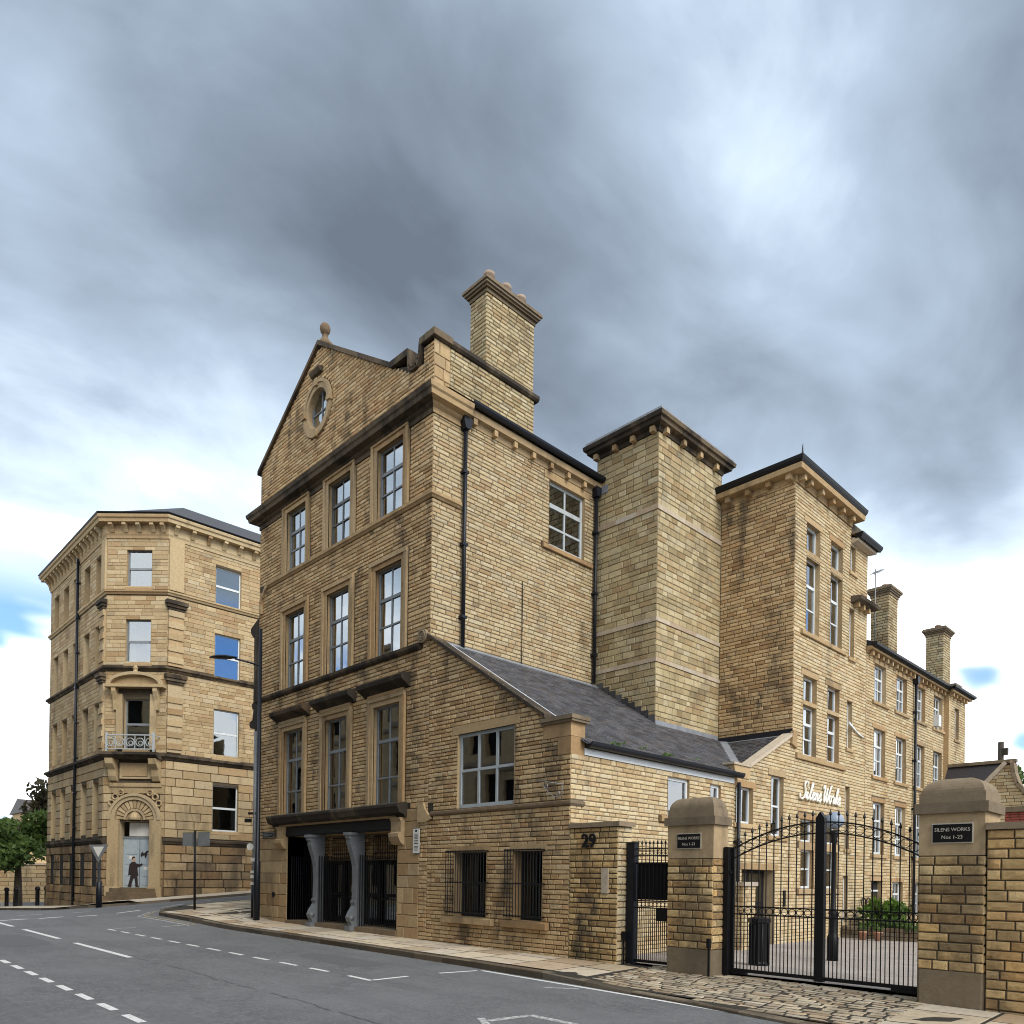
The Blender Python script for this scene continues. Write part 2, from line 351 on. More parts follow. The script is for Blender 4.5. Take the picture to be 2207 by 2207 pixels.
def pieces(z0, z1, spans, ops, h, l0, l1, keys=(), r=rng, hv=.0):
    ks = sorted(set([z0, z1] + [k for k in keys if z0 + .03 < k < z1 - .03])); kk = [ks[0]]
    for k in ks[1:]:
        if k - kk[-1] > .045: kk.append(k)
    kk[-1] = z1; bd = [z0]
    for a, b in zip(kk, kk[1:]):
        n = max(1, round((b - a) / h)); w = [1 + r.uniform(-hv, hv) for _ in range(n)]; sw = sum(w); c = a
        for x in w: c += (b - a) * x / sw; bd.append(c)
        bd[-1] = b
    out = []
    for a, b in zip(bd, bd[1:]):
        mid = (a + b) / 2; iv = list(spans(mid) if callable(spans) else [spans])
        for o in ops:
            if o[2] < mid < o[3]:
                nv = []
                for p, q in iv:
                    if o[1] <= p or o[0] >= q: nv.append((p, q)); continue
                    if o[0] > p: nv.append((p, o[0]))
                    if o[1] < q: nv.append((o[1], q))
                iv = nv
        for p, q in iv:
            u = p; first = True
            while u < q - .02:
                L = r.uniform(l0, l1) * (r.uniform(.35, 1.) if first else 1.); first = False
                if q - u - L < l0 * .45: L = q - u
                out.append((u, min(u + L, q), a, b)); u += L
    return out
def stone_mesh(fr, s, joint, proud, rough, d0, r, rock=0., tilt=0.):
    u0, u1, v0, v1 = s; j = joint / 2; u0 += j; u1 -= j; v0 += j; v1 -= j; e = min(.012, (u1 - u0) * .2, (v1 - v0) * .2)
    dd = lambda: d0 + proud + r.uniform(-rough, rough)
    k = lambda: r.uniform(-.25, .6) * e
    vs = [fr.P(u0, v0, d0), fr.P(u1, v0, d0), fr.P(u1, v1, d0), fr.P(u0, v1, d0),
          fr.P(u0 + e + k(), v0 + e + k(), dd() + tilt), fr.P(u1 - e - k(), v0 + e + k(), dd() + tilt), fr.P(u1 - e - k(), v1 - e - k(), dd()), fr.P(u0 + e + k(), v1 - e - k(), dd())]
    fs = [(0, 1, 5, 4), (1, 2, 6, 5), (2, 3, 7, 6), (3, 0, 4, 7)]
    if rock:
        nx = max(2, min(6, int((u1 - u0) / .07))); m = len(vs); ny = 1 if v1 - v0 < .09 else 2
        top = [4]; lo_ = {}
        for i in range(nx + 1):
            for jj in range(ny + 1):
                cor = {(0, 0): 4, (nx, 0): 5, (nx, ny): 6, (0, ny): 7}.get((i, jj))
                if cor is not None: lo_[i, jj] = cor; continue
                edge = jj in (0, ny) or i in (0, nx)
                lo_[i, jj] = len(vs); uu = u0 + e + (u1 - u0 - 2 * e) * i / nx; vv = v0 + e + (v1 - v0 - 2 * e) * jj / ny
                if not edge: uu += r.uniform(-.2, .2) * (u1 - u0) / nx; vv += r.uniform(-.2, .2) * (v1 - v0) / ny
                vs.append(fr.P(uu, vv, d0 + proud + r.uniform(-.35, 1.) * rock * (.45 if edge else 1.)))
        for i in range(nx):
            for jj in range(ny): fs.append((lo_[i, jj], lo_[i + 1, jj], lo_[i + 1, jj + 1], lo_[i, jj + 1]))
        B = [lo_[i, 0] for i in range(nx + 1)]; T = [lo_[i, ny] for i in range(nx + 1)]; Lf = [lo_[0, k_] for k_ in range(ny + 1)]; Rg = [lo_[nx, k_] for k_ in range(ny + 1)]
        fs[0:4] = [[0, 1] + B[::-1], [1, 2] + Rg[::-1], [2, 3] + T, [3, 0] + Lf]
    else: fs.append((4, 5, 6, 7))
    return vs, fs
NPIECE = [0]
def lay(fr, parent, mat, st, name='brick', rest='bricks', n_ind=0, joint=.012, proud=.014, rough=.004, d0=-.014, rock=0., tilt=0., seed=1, tf=None):
    r = random.Random(seed); sco = []
    for i, s in enumerate(st):
        p = fr.P((s[0] + s[1]) / 2, (s[2] + s[3]) / 2); q = pix(p); v = 0
        if q and -20 < q[0] < 2227 and -20 < q[1] < 2227: v = (s[1] - s[0]) * (s[3] - s[2]) / q[2] ** 2
        sco.append((v, i))
    sco.sort(reverse=True); ind = {i for v, i in sco[:n_ind] if v > 0}; mb = MB()
    for i, s in enumerate(st):
        vs, fs = stone_mesh(fr, s, joint, proud, rough, d0, r, rock, tilt); t = r.random() if tf is None else tf(s, r)
        if i in ind:
            b = MB(); b.add(vs, fs, t); b.build(name, mat, parent, loc=sum((Vector(v) for v in vs[:4]), Vector()) / 4); NPIECE[0] += 1
        else: mb.add(vs, fs, t)
    if mb.f: mb.build(rest, mat, parent, 'stuff')
def sheet(fr, u0, u1, v0, v1, ops, parent, mat, rmat='ash', depth=.24, d=-.014, name='wall', skip=None):
    us = sorted({u0, u1} | {x for o in ops for x in o[:2] if u0 < x < u1}); vv = sorted({v0, v1} | {x for o in ops for x in o[2:4] if v0 < x < v1}); mb = MB()
    for a, b in zip(us, us[1:]):
        for c, e in zip(vv, vv[1:]):
            m, n = (a + b) / 2, (c + e) / 2
            if any(o[0] < m < o[1] and o[2] < n < o[3] for o in ops) or (skip and skip(m, n)): continue
            mb.add([fr.P(a, c, d), fr.P(b, c, d), fr.P(b, e, d), fr.P(a, e, d)], [(0, 1, 2, 3)], .5)
    w = mb.build(name, mat, parent)
    for o in ops:
        rb = MB(); D = -(o[4] if len(o) > 4 else depth) - .08
        for (p, q) in (((o[0], o[2]), (o[0], o[3])), ((o[1], o[3]), (o[1], o[2])), ((o[0], o[3]), (o[1], o[3])), ((o[1], o[2]), (o[0], o[2]))):
            rb.add([fr.P(*p, .004), fr.P(*q, .004), fr.P(*q, D), fr.P(*p, D)], [(0, 1, 2, 3)], rng.random())
        rb.build('reveal', rmat, parent)
    return w
def window(fr, parent, o, cols, rows, mat='greypaint', set_=.14, fw=.055, bw=.028, glass='glass', room=True, blind=None, meet=None, curt=None, open_=None, rd=1.5):
    u0, u1, v0, v1 = o[:4]; mb = MB(); d1 = -set_; d0 = d1 - .06; t = .5
    if room:
        rb = MB(); e = .06; D = d0 - rd
        A = [(u0 - e, v0 - e), (u1 + e, v0 - e), (u1 + e, v1 + e), (u0 - e, v1 + e)]; n = 4
        rb.add([fr.P(a, b, d0 - .012) for a, b in A] + [fr.P(a, b, D) for a, b in A], [(4, 5, 6, 7)] + [(i, (i + 1) % 4, (i + 1) % 4 + 4, i + 4) for i in range(4)], .5)
    mb.box(fr, u0, u0 + fw, v0, v1, d0, d1, t); mb.box(fr, u1 - fw, u1, v0, v1, d0, d1, t)
    mb.box(fr, u0 + fw, u1 - fw, v0, v0 + fw * 1.3, d0, d1 + .008, t); mb.box(fr, u0 + fw, u1 - fw, v1 - fw, v1, d0, d1 - .002, t)
    a, b, c, e = u0 + fw, u1 - fw, v0 + fw * 1.3, v1 - fw
    rz = [c] + [c + (e - c) * x for x in rows] + [e]; cu = [a] + [a + (b - a) * x for x in cols] + [b]
    for k, x in enumerate(rz[1:-1]):
        w = bw * (2. if meet is not None and k == meet else 1.); mb.box(fr, a, b, x - w / 2, x + w / 2, d0 + .012, d1 - (.006 if w == bw else .001), t)
    for x in cu[1:-1]: mb.box(fr, x - bw / 2, x + bw / 2, c, e, d0 + .014, d1 - .009, t)
    w = mb.build('window', mat, parent)
    if room: rb.build('room', 'room', w)
    for i in range(len(rz) - 1):
        for j in range(len(cu) - 1):
            pb = MB(); tx, ty = rng.uniform(-.004, .004), rng.uniform(-.004, .004); y = (d0 + d1) / 2 + (.008 if meet is not None and i > meet else -.004)
            if open_ is not None and i > open_: pass
            p, q, r_, s_ = cu[j], cu[j + 1], rz[i], rz[i + 1]
            vs = [fr.P(p, r_, y - tx - ty), fr.P(q, r_, y + tx - ty), fr.P(q, s_, y + tx + ty), fr.P(p, s_, y - tx + ty)]
            vs += [Vector(x) - fr.n * .005 for x in vs]
            pb.add(vs, [(0, 1, 2, 3), (7, 6, 5, 4), (0, 4, 5, 1), (1, 5, 6, 2), (2, 6, 7, 3), (3, 7, 4, 0)], .5); pb.build('pane', glass, w)
    if blind: bb = MB(); bb.box(fr, a + .01, b - .01, c + (e - c) * (1 - blind[1]), e, d0 - .09, d0 - .07); bb.build('blind', blind[0], w)
    if curt:
        for side in (0, 1):
            bb = MB(); W = (b - a) * curt; x0 = a if side == 0 else b - W; n = 9
            vs = [fr.P(x0 + W * i / n, z, d0 - .12 + .03 * math.sin(i * 2.1)) for z in (c, e) for i in range(n + 1)]
            bb.add(vs, [(i, i + 1, i + n + 2, i + n + 1) for i in range(n)], .5); bb.build('curtain', 'curtain', w, smooth=True)
    return w
def sill(fr, parent, u0, u1, v0, v1, p=.07, mat='ash', name='sill'):
    mb = MB(); mb.mould(fr, u0, u1, [(-.1, v0), (p - .012, v0), (p, v0 + .012), (p, v1 - .03), (p - .02, v1 - .008), (-.1, v1)]); return mb.build(name, mat, parent)
def bx(fr, parent, name, mat, u0, u1, v0, v1, d0, d1, **k):
    mb = MB(); mb.box(fr, u0, u1, v0, v1, d0, d1); return mb.build(name, mat, parent, **k)
def roundpipe(parent, name, mat, pts, r, n=10, **k):
    mb = MB(); mb.tube(pts, r, n); return mb.build(name, mat, parent, smooth=True, **k)
def downpipe(fr, parent, u, v0, v1, r=.05, off=.09, head=True):
    mb = MB(); mb.tube([fr.P(u, v0, off), fr.P(u, v1, off)], r, 10); o = mb.build('downpipe', 'ironblue', parent, smooth=True)
    z = v0 + .8
    while z < v1 - .3:
        b = MB(); b.box(fr, u - r - .03, u + r + .03, z, z + .07, 0., off + r + .008); b.build('bracket', 'ironblue', o); z += 1.8
    if head:
        b = MB(); b.poly(fr, [(u - .07, v1 - .02), (u + .07, v1 - .02), (u + .13, v1 + .14), (u + .13, v1 + .26), (u - .13, v1 + .26), (u - .13, v1 + .14)], .0, .19); b.build('hopper', 'ironblue', o)
    return o
def gutter(fr, parent, u0, u1, v, d=.3, r=.07):
    prof = [(d - r, v), (d - r, v - r * .5), (d - r * .6, v - r * 1.1), (d, v - r * 1.3), (d + r * .6, v - r * 1.1), (d + r, v - r * .5), (d + r + .012, v + .01), (d + r, v + .015), (d + r * .8, v - .01), (d, v - r * .8), (d - r * .8, v - .01)]
    mb = MB(); mb.mould(fr, u0, u1, prof); return mb.build('gutter', 'ironblue', parent)
def text(body, size, fr_o, fr_u, fr_v, parent, mat, name='lettering', ext=.004, shear=0., align='CENTER', sx=1., bold=0.):
    c = bpy.data.curves.new(name, 'FONT'); c.body = body; c.size = size; c.extrude = ext; c.shear = shear; c.align_x = align; c.offset = bold; c.resolution_u = 3
    t = bpy.data.objects.new(name, c); col.objects.link(t); dg = bpy.context.evaluated_depsgraph_get()
    me = bpy.data.meshes.new_from_object(t.evaluated_get(dg)); bpy.data.objects.remove(t)
    u, v = Vector(fr_u), Vector(fr_v); n = u.cross(v); mw = Matrix((u * sx, v, n)).transposed().to_4x4(); mw.translation = Vector(fr_o)
    me.transform(mw); me.materials.clear(); me.materials.append(M[mat]); return link(name, me, parent)

SF = Fr((0, 0, 0), (1, 0, 0), (0, 0, 1), (0, -1, 0))           # street front, faces -Y
def SFy(y): return Fr((0, y, 0), (1, 0, 0), (0, 0, 1), (0, -1, 0))
def YF(x): return Fr((x, 0, 0), (0, 1, 0), (0, 0, 1), (1, 0, 0))  # faces +X
def WF(x): return Fr((x, 0, 0), (0, -1, 0), (0, 0, 1), (-1, 0, 0))
WB = Fr((0, 0, 0), (1, 0, 0), (0, 1, 0), (0, 0, 1))             # plan frame, d = height

# ------------------------------------------------------------------ ground
def grid(name, xs, ys, fn, mat, keep=None):
    mb = MB(); idx = {}
    for i, x in enumerate(xs):
        for j, y in enumerate(ys): idx[i, j] = len(mb.v); mb.v.append((x, y, fn(x, y)))
    for i in range(len(xs) - 1):
        for j in range(len(ys) - 1):
            if keep and not keep((xs[i] + xs[i + 1]) / 2, (ys[j] + ys[j + 1]) / 2): continue
            mb.f.append([idx[i, j], idx[i + 1, j], idx[i + 1, j + 1], idx[i, j + 1]]); mb.t.append(.5)
    return struct(mb.build(name, mat, smooth=True))
fr_ = lambda a, b, st: [a + st * i for i in range(int(round((b - a) / st)) + 1)]
M['asphalt_patch'] = plain('asphalt_patch', (.115, .117, .12), .85, 0, .5, 120., .35, vsc=30.)
ROAD = grid('road', fr_(-60, 44, 1.), fr_(-34, 46, 1.), H, 'asphalt')
mb = MB(); mb.add([(-1500, -1500, -1.4), (1500, -1500, -1.4), (1500, 1500, -1.4), (-1500, 1500, -1.4)], [(0, 1, 2, 3)]); struct(mb.build('ground', 'asphalt'))
def strip(name, pts, w, mat='paint', off=.004, parent=None):      # a painted line on the road
    mb = MB(); P = [Vector((p[0], p[1], 0)) for p in pts]; vs = []
    Q = []
    for a, b in zip(P, P[1:]):
        n = max(1, int((b - a).length / .8)); Q += [a.lerp(b, i / n) for i in range(n)]
    Q.append(P[-1])
    for i, p in enumerate(Q):
        t = (Q[min(i + 1, len(Q) - 1)] - Q[max(0, i - 1)]).normalized(); n = Vector((-t.y, t.x, 0)) * w / 2
        for q in (p + n, p - n): vs.append((q.x, q.y, H(q.x, q.y) + off))
    mb.add(vs, [(2 * i, 2 * i + 1, 2 * i + 3, 2 * i + 2) for i in range(len(Q) - 1)]); return mb.build(name, mat, ROAD)
for a, b in ((-12.9, -10.8), (-9.58, -6.22), (-4.94, -1.34)): strip('centre_line', [(a, -6.32 + .012 * (a + 10)), (b, -6.32 + .012 * (b + 10))], .12)
x = -8.73
for k in range(11): strip('bay_marking', [(x, -4.46 + .023 * (x + 8.7)), (x + .62, -4.46 + .023 * (x + 9.3))], .09); x += 1.075
for k in range(10): xa = -3.5 + .98 * k - .6; strip('bay_marking', [(xa, -8.2), (xa + .6, -8.2)], .10)
strip('bay_marking', [(3.29, -4.20), (4.0, -4.22)], .09); strip('bay_marking', [(3.98, -4.17), (3.93, -3.43)], .09); strip('bay_marking', [(3.93, -2.74), (4.05, -1.95)], .09)
strip('edge_line', [(4.1, -1.87), (7., -1.95), (10.3, -2.08), (14, -2.3)], .09)
strip('bay_marking', [(6.2, -2.45), (6.66, -2.12)], .08, 'worn')
strip('bay_marking', [(7.70, -5.0), (7.76, -4.35)], .12, 'worn'); strip('bay_marking', [(7.74, -4.33), (8.9, -4.33)], .12, 'worn'); strip('bay_marking', [(7.5, -4.95), (7.9, -5.2)], .10, 'worn')
strip('bay_marking', [(-8.85, -4.25), (-8.92, -3.65)], .10, 'worn'); strip('bay_marking', [(-8.9, -2.94), (-9.1, -2.1)], .10, 'worn')
for a, b in (((-13.5, -6.15), (-14.06, -5.3)), ((-14.15, -4.95), (-14.75, -4.1)), ((-14.8, -3.64), (-15.3, -2.77)), ((-15.55, -2.2), (-16., -1.2))): strip('give_way_line', [a, b], .14)
for a, b in (((-16.4, -.3), (-17.3, .9)), ((-17.6, 1.4), (-18.4, 2.5)), ((-15.9, -5.2), (-16.5, -4.3)), ((-16.9, -3.3), (-17.5, -2.4))): strip('give_way_line', [a, b], .10, 'worn')
YEL = plain('yellow_road_paint', (.42, .33, .16), .8, 0, .2, 40., .6); M['yellow'] = YEL
for off in (.22, .42): strip('kerbside_line', [(-15.15 - off * .6, 3.5), (-15.1 - off * .7, .3), (-14.6 - off * .5, -1. - off * .6), (-13.4, -1.72 - off), (-10, -1.74 - off), (-8.8, -1.74 - off)], .06, 'yellow' if off < .3 else 'worn')

cr = random.Random(2); mb = MB(); pr_ = None
for i in range(60):
    x = -1.2 + i * .17; y = -6.10 + .03 * math.sin(x * 1.7) + cr.uniform(-.03, .03); w = cr.uniform(.004, .02)
    if pr_ and cr.random() < .85: mb.add([(pr_[0], pr_[1] - w, H(*pr_) + .003), (x, y - w, H(x, y) + .003), (x, y + w, H(x, y) + .003), (pr_[0], pr_[1] + w, H(*pr_) + .003)], [(0, 1, 2, 3)])
    pr_ = (x, y)
mb.build('road_seam', plain('seam_tar', (.075, .075, .075), .8), ROAD)
for x, y, w, d in ((1.2, -3.1, 2.6, .8), (-6.2, -7.2, 3.4, 1.1)):
    mb = MB(); n = 14; mb.add([(x + w * .5 * math.cos(6.283 * i / n) * cr.uniform(.93, 1.05), y + d * .5 * max(-1, min(1, 1.5 * math.sin(6.283 * i / n))), 0) for i in range(n)], [list(range(n))]); mb.v = [(a, b, H(a, b) + .0025) for a, b, c in mb.v]; mb.build('road_patch', 'asphalt_patch', ROAD)
# near pavement: flags, setts at the gate, kerb stones
KP = [(16, -2.6), (13, -2.42), (10.3, -2.22), (8.5, -1.98), (6.5, -1.8), (3.6, -1.7), (0, -1.68), (-4, -1.68), (-8, -1.7), (-11, -1.7), (-13, -1.58), (-14.2, -1.1), (-14.9, -.2), (-15.1, 1.), (-15.1, 4.), (-15.1, 9.), (-15.1, 25.)]
def kerby(x):
    for (a, b), (c, d) in zip(KP, KP[1:]):
        if c <= x <= a: return d + (b - d) * (x - c) / (a - c)
    return -1.7
def kerbtop(x, y=0): return .125 if x < 5.6 else .125 - .075 * smooth01(5.6, 7.4, x) + .06 * smooth01(10.6, 12., x)
class Pave:
    def __init__(s, off=0.): s.off = off
    def P(s, u, v, d=0.):
        k = kerbtop(u); y0_ = kerby(u) if u > -14 else -1.7; f = min(max((v - y0_) / (.1 - y0_), 0), 1)
        return Vector((u, v, H(u, v) + k + (.16 - k) * f * (1 if u > -9 else .3) + s.off + d))
PV = Pave()
xs = fr_(-15.1, 16, .5)
def pavez(x, y): return PV.P(x, y).z - .0015
def inpave(x, y):
    if y > .35: return x < -8.9 and x > -15.1
    return y > (kerby(x) + .14 if x > -13 else -1.45 + (-13 - x) * .75) and y < .5
pave = grid('pavement', fr_(-15.1, 16, .25), fr_(-2.75, 26, .25), pavez, 'joint', inpave)
rp = random.Random(5)
st = []
for s in pieces(-15.0, 6.3, (-1.5, .02), (), .95, .55, 1.15, r=rp, hv=.25):   # rows across the pavement
    st.append((s[2], s[3], max(s[0], -1.53), s[1]))
st = [s for s in st if s[0] > -13.2]
for s in pieces(-.0, 14, (-14.9, -9.1), (), .8, .6, 1.2, r=rp, hv=.2): st.append((s[0], s[1], s[2] + .02, s[3] + .02))
for s in pieces(11.0, 16, (-2.2, .0), (), .9, .6, 1.0, r=rp, hv=.2): st.append((s[2], s[3], s[0], s[1]))
lay(PV, pave, 'flag', st, 'flagstone', 'flagstones', 230, joint=.045, proud=.0035, rough=.001, d0=-.0008, seed=3)
st = []
yy = -1.98
while yy < .34:
    hh = rp.uniform(.125, .175)
    for s in pieces(yy, yy + hh, (6.3 + rp.uniform(0, .15), 11.05), (), hh, .20, .42, r=rp):
        if s[2] > kerby((s[0] + s[1]) / 2) + .13: st.append((s[0], s[1], s[2], min(s[3], .45)))
    yy += hh
lay(PV, pave, 'sett', st, 'sett', 'setts', 270, joint=.026, proud=.022, rough=.008, d0=-.018, seed=4)
# kerb stones
acc = []
for (a, b), (c, d) in zip(KP, KP[1:]):
    n = max(1, round(math.hypot(c - a, d - b) / .95))
    for i in range(n): acc.append((Vector((a + (c - a) * i / n, b + (d - b) * i / n, 0)), Vector((a + (c - a) * (i + 1) / n, b + (d - b) * (i + 1) / n, 0))))
for p, q in acc:
    if p.y > 14: break
    t = (q - p).normalized(); n = Vector((t.y, -t.x, 0))
    p2, q2 = p + t * .006, q - t * .006; w = .15; mb = MB(); vs = []
    for a in (p2, q2):
        k = kerbtop(a.x) + rp.uniform(-.004, .004); b_ = a + n * w
        z0 = H(a.x, a.y); z1 = H(b_.x, b_.y)
        vs += [(a.x, a.y, z0 - .08), (a.x, a.y, z0 + k - .015), (a.x + n.x * .02, a.y + n.y * .02, z0 + k), (b_.x, b_.y, z0 + k + .004), (b_.x, b_.y, z1 - .08)]
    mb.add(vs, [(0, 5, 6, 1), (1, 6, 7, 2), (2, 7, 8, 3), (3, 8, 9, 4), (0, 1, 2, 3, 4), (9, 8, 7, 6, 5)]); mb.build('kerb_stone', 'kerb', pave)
# far pavement round the corner house
FK = [(-60, -1.7), (-45, -1.7), (-26, -1.7), (-24., -1.6), (-22.6, -1.2), (-21.7, -.4), (-21.3, .6), (-21.3, 30)]
mb = MB(); vs = []
for (a, b), (c, d) in zip(FK, FK[1:]):
    n = max(1, int(math.hypot(c - a, d - b) / 1.2))
    for i in range(n + 1):
        x, y = a + (c - a) * i / n, b + (d - b) * i / n; z = H(x, y)
        vs.append(((x, y, z - .05), (x, y, z + .11)))
Q = [q for v in vs for q in v]
mb.add(Q, [(2 * i, 2 * i + 2, 2 * i + 3, 2 * i + 1) for i in range(len(vs) - 1)]); 
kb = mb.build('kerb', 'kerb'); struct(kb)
def infar(x, y):
    if x < -26: return y > -1.7 and y < .3
    if y > .6: return -23.3 < x < -21.3
    return (x < -21.3) and y > -1.7 + max(0, (x + 24.6)) * .55 and y < 2.6
grid('far_pavement', fr_(-60, -21.3, .3), fr_(-1.7, 30.1, .3), lambda x, y: H(x, y) + .115 + .10 * smooth01(-1.7, .0, y) * smooth01(-21.3, -22.6, x if y > .3 else -24), 'flag', infar)
# yard
def yardz(x, y): return .06 - .14 * smooth01(.3, 6, y)
grid('yard_paving', fr_(4.5, 26.5, 1.), fr_(.45, 34.45, 1.), yardz, 'paver')

# ------------------------------------------------------------------ gabled corner block
XL = -9.0
gb = thing('gabled_building', 'tall gabled sandstone warehouse with round oculus window, scrolled parapet and big chimney', 'building', (-4.5, 3, .2))
WX = (-6.63, -4.19, -1.76)
ops = []
for cx_ in WX:
    ops += [(cx_ - .58, cx_ + .58, 10.93, 12.76, .2), (cx_ - .58, cx_ + .58, 7.33, 9.61, .2), (cx_ - .58, cx_ + .58, 3.44, 6.03, .2)]
SHOP = (-6.9, -1.2, .24, 2.8, .75)
fop = ops + [SHOP]
sheet(SF, XL, 0, 0, 13.0, fop, gb, 'mortar', name='street_wall')
ash_l = (-9, -6.9, 0, 2.78); ash_r = (-1.2, -.32, 0, 3.3)
arch = [(a - .27, b + .27, c, d + .24) for a, b, c, d, e in ops] + [ash_l, ash_r, (-7.7, -.7, 2.78, 3.44)]
band = [(-9, 0, 10.76, 10.93), (-9, -.3, 7.18, 7.33), (-9, 0, 12.80, 13.)]
st = pieces(.0, 13.0, (XL, 0.), fop + arch + band, .104, .16, .46, keys=(10.76, 10.93, 7.18, 7.33, 12.8, 3.3, 3.44, 2.78), hv=.18)
gable = [(XL, 12.9), (0, 12.9), (0, 14.62), (-.42, 14.62), (-.5, 14.28), (-.62, 14.16), (-.86, 14.16), (-1.0, 14.6), (-1.7, 14.64), (-5.4, 17.06), (XL, 14.70)]
OC = (-5.47, 15.25)
def gspan(z):
    if z < 14.16: r = [(XL, 0.)]
    else:
        tri_l = XL if z < 14.73 else XL + (z - 14.73) * 3.6 / 2.36; rr = -5.4 + (17.09 - z) * 3.7 / 2.42
        r = [(tri_l, min(rr, -1.0 if z > 14.16 else 0))]
        if z < 14.6: r.append((-.42, 0.))
    dz = (z - OC[1]) / .84
    if abs(dz) < 1:
        w = .80 * math.sqrt(1 - dz * dz); o = []
        for p, q in r:
            if p < OC[0] < q: o += [(p, OC[0] - w), (OC[0] + w, q)]
            else: o.append((p, q))
        r = o
    return r
st2 = pieces(13.28, 16.98, gspan, [], .104, .16, .44, hv=.15)
lay(SF, gb, 'street', st + st2, n_ind=220, rough=.006, proud=.016, seed=11, rock=.006)
# gable backing with the round opening
mb = MB(); N = 28
oc = [(OC[0] + .56 * math.cos(2 * math.pi * i / N), OC[1] + .60 * math.sin(2 * math.pi * i / N)) for i in range(N)]
ocb = [(OC[0] + .80 * math.cos(2 * math.pi * i / N), OC[1] + .84 * math.sin(2 * math.pi * i / N)) for i in range(N)]
def hit(c, d, poly):                                              # ray from the oculus centre to the gable outline
    best = None
    for (a, b), (e, f) in zip(poly, poly[1:] + poly[:1]):
        den = d[0] * (f - b) - d[1] * (e - a)
        if abs(den) < 1e-9: continue
        t = ((a - c[0]) * (f - b) - (b - c[1]) * (e - a)) / den; s = ((a - c[0]) * d[1] - (b - c[1]) * d[0]) / den
        if t > 0 and -1e-6 <= s <= 1 + 1e-6 and (best is None or t < best): best = t
    return best
angs = sorted([2 * math.pi * i / N for i in range(N)] + [math.atan2(b - OC[1], a - OC[0]) % (2 * math.pi) for a, b in gable])
ring_i = [(OC[0] + .6 * math.cos(a), OC[1] + .64 * math.sin(a)) for a in angs]; ring_o = []
for a in angs: d = (math.cos(a), math.sin(a)); t = hit(OC, d, gable); ring_o.append((OC[0] + d[0] * t, OC[1] + d[1] * t))
n = len(angs)
for dd in (-.014, -.42): mb.add([SF.P(a, b, dd) for a, b in ring_i + ring_o], [(i, (i + 1) % n, n + (i + 1) % n, n + i) for i in range(n)], .5)
gw = mb.build('gable_wall', 'mortar', gb)
mb = MB()                                                           # moulded ring round the oculus
for r0, r1, d0, d1 in ((.54, .68, -.3, .03), (.68, .78, -.1, .06)):
    a_ = [(OC[0] + r0 * math.cos(2 * math.pi * i / N), OC[1] + r0 * 1.06 * math.sin(2 * math.pi * i / N)) for i in range(N)]
    b_ = [(OC[0] + r1 * math.cos(2 * math.pi * i / N), OC[1] + r1 * 1.05 * math.sin(2 * math.pi * i / N)) for i in range(N)]
    vs = [SF.P(*p, d) for ring in (a_, b_) for d in (d0, d1) for p in ring]
    f4 = lambda p, q: [(p * N + i, p * N + (i + 1) % N, q * N + (i + 1) % N, q * N + i) for i in range(N)]
    mb.add(vs, f4(1, 3) + f4(0, 1) + f4(3, 2), .5)
mb.build('oculus_surround', 'ash', gb)
for ang in (90, 0, 180, 270):
    mb = MB(); c, s = math.cos(RD(ang)), math.sin(RD(ang)); k = Fr(SF.P(OC[0] + c * .72, OC[1] + s * .76), SF.n.cross(Vector((c, 0, s))) * 1, Vector((c, 0, s)), SF.n)
    mb.poly(k, [(-.06, -.12), (.06, -.12), (.08, .09), (-.08, .09)], 0, .10); mb.build('keystone', 'ash', gb)
mb = MB(); mb.mould(SF, OC[0] - .28, OC[0] + .28, [(0, 16.2), (.10, 16.22), (.16, 16.3), (.16, 16.34), (0, 16.38)]); mb.build('keystone_hood', 'sooty', gb)
window(SF, gb, (OC[0] - .54, OC[0] + .54, OC[1] - .58, OC[1] + .58), (.5,), (.5,), 'greypaint', .13)
# copings
mb = MB(); d0, d1 = -.5, .09
def coping(mb, pts, th=.13):
    for (a, b), (c, d) in zip(pts, pts[1:]):
        e = .0; mb.poly(SF, [(a, b), (c, d), (c, d + th), (a, b + th)], d0, d1)
coping(mb, [(XL - .12, 14.62), (-5.4, 17.06)]); coping(mb, [(-5.4, 17.06), (-1.7, 14.64)]); coping(mb, [(-1.72, 14.63), (-.98, 14.61)], .17)
notch = [(-1.0, 14.72), (-.98, 14.3), (-.9, 14.18), (-.74, 14.13), (-.6, 14.16), (-.5, 14.28), (-.44, 14.45), (-.42, 14.7)]
for (a, b), (c, d) in zip(notch, notch[1:]):
    tn = Vector((c - a, d - b)).normalized(); nn = Vector((-tn.y, tn.x)) * .10
    mb.poly(SF, [(a, b), (c, d), (c + nn.x, d + nn.y), (a + nn.x, b + nn.y)], d0 + .004, d1 - .004)
coping(mb, [(-.5, 14.62), (.1, 14.62)], .16); mb.build('coping', 'sooty', gb)
fin = Vector((-5.4, .16, 17.15)); mb = MB()
mb.lathe(fin, [(.24, -.1), (.24, .02), (.17, .08), (.12, .16), (.08, .24), (.09, .26), (.06, .29), (.09, .32), (.135, .38), (.155, .46), (.148, .53), (.11, .60), (.05, .64), (.0, .65)], 18, .4); mb.build('ball_finial', 'cap', gb, smooth=True)
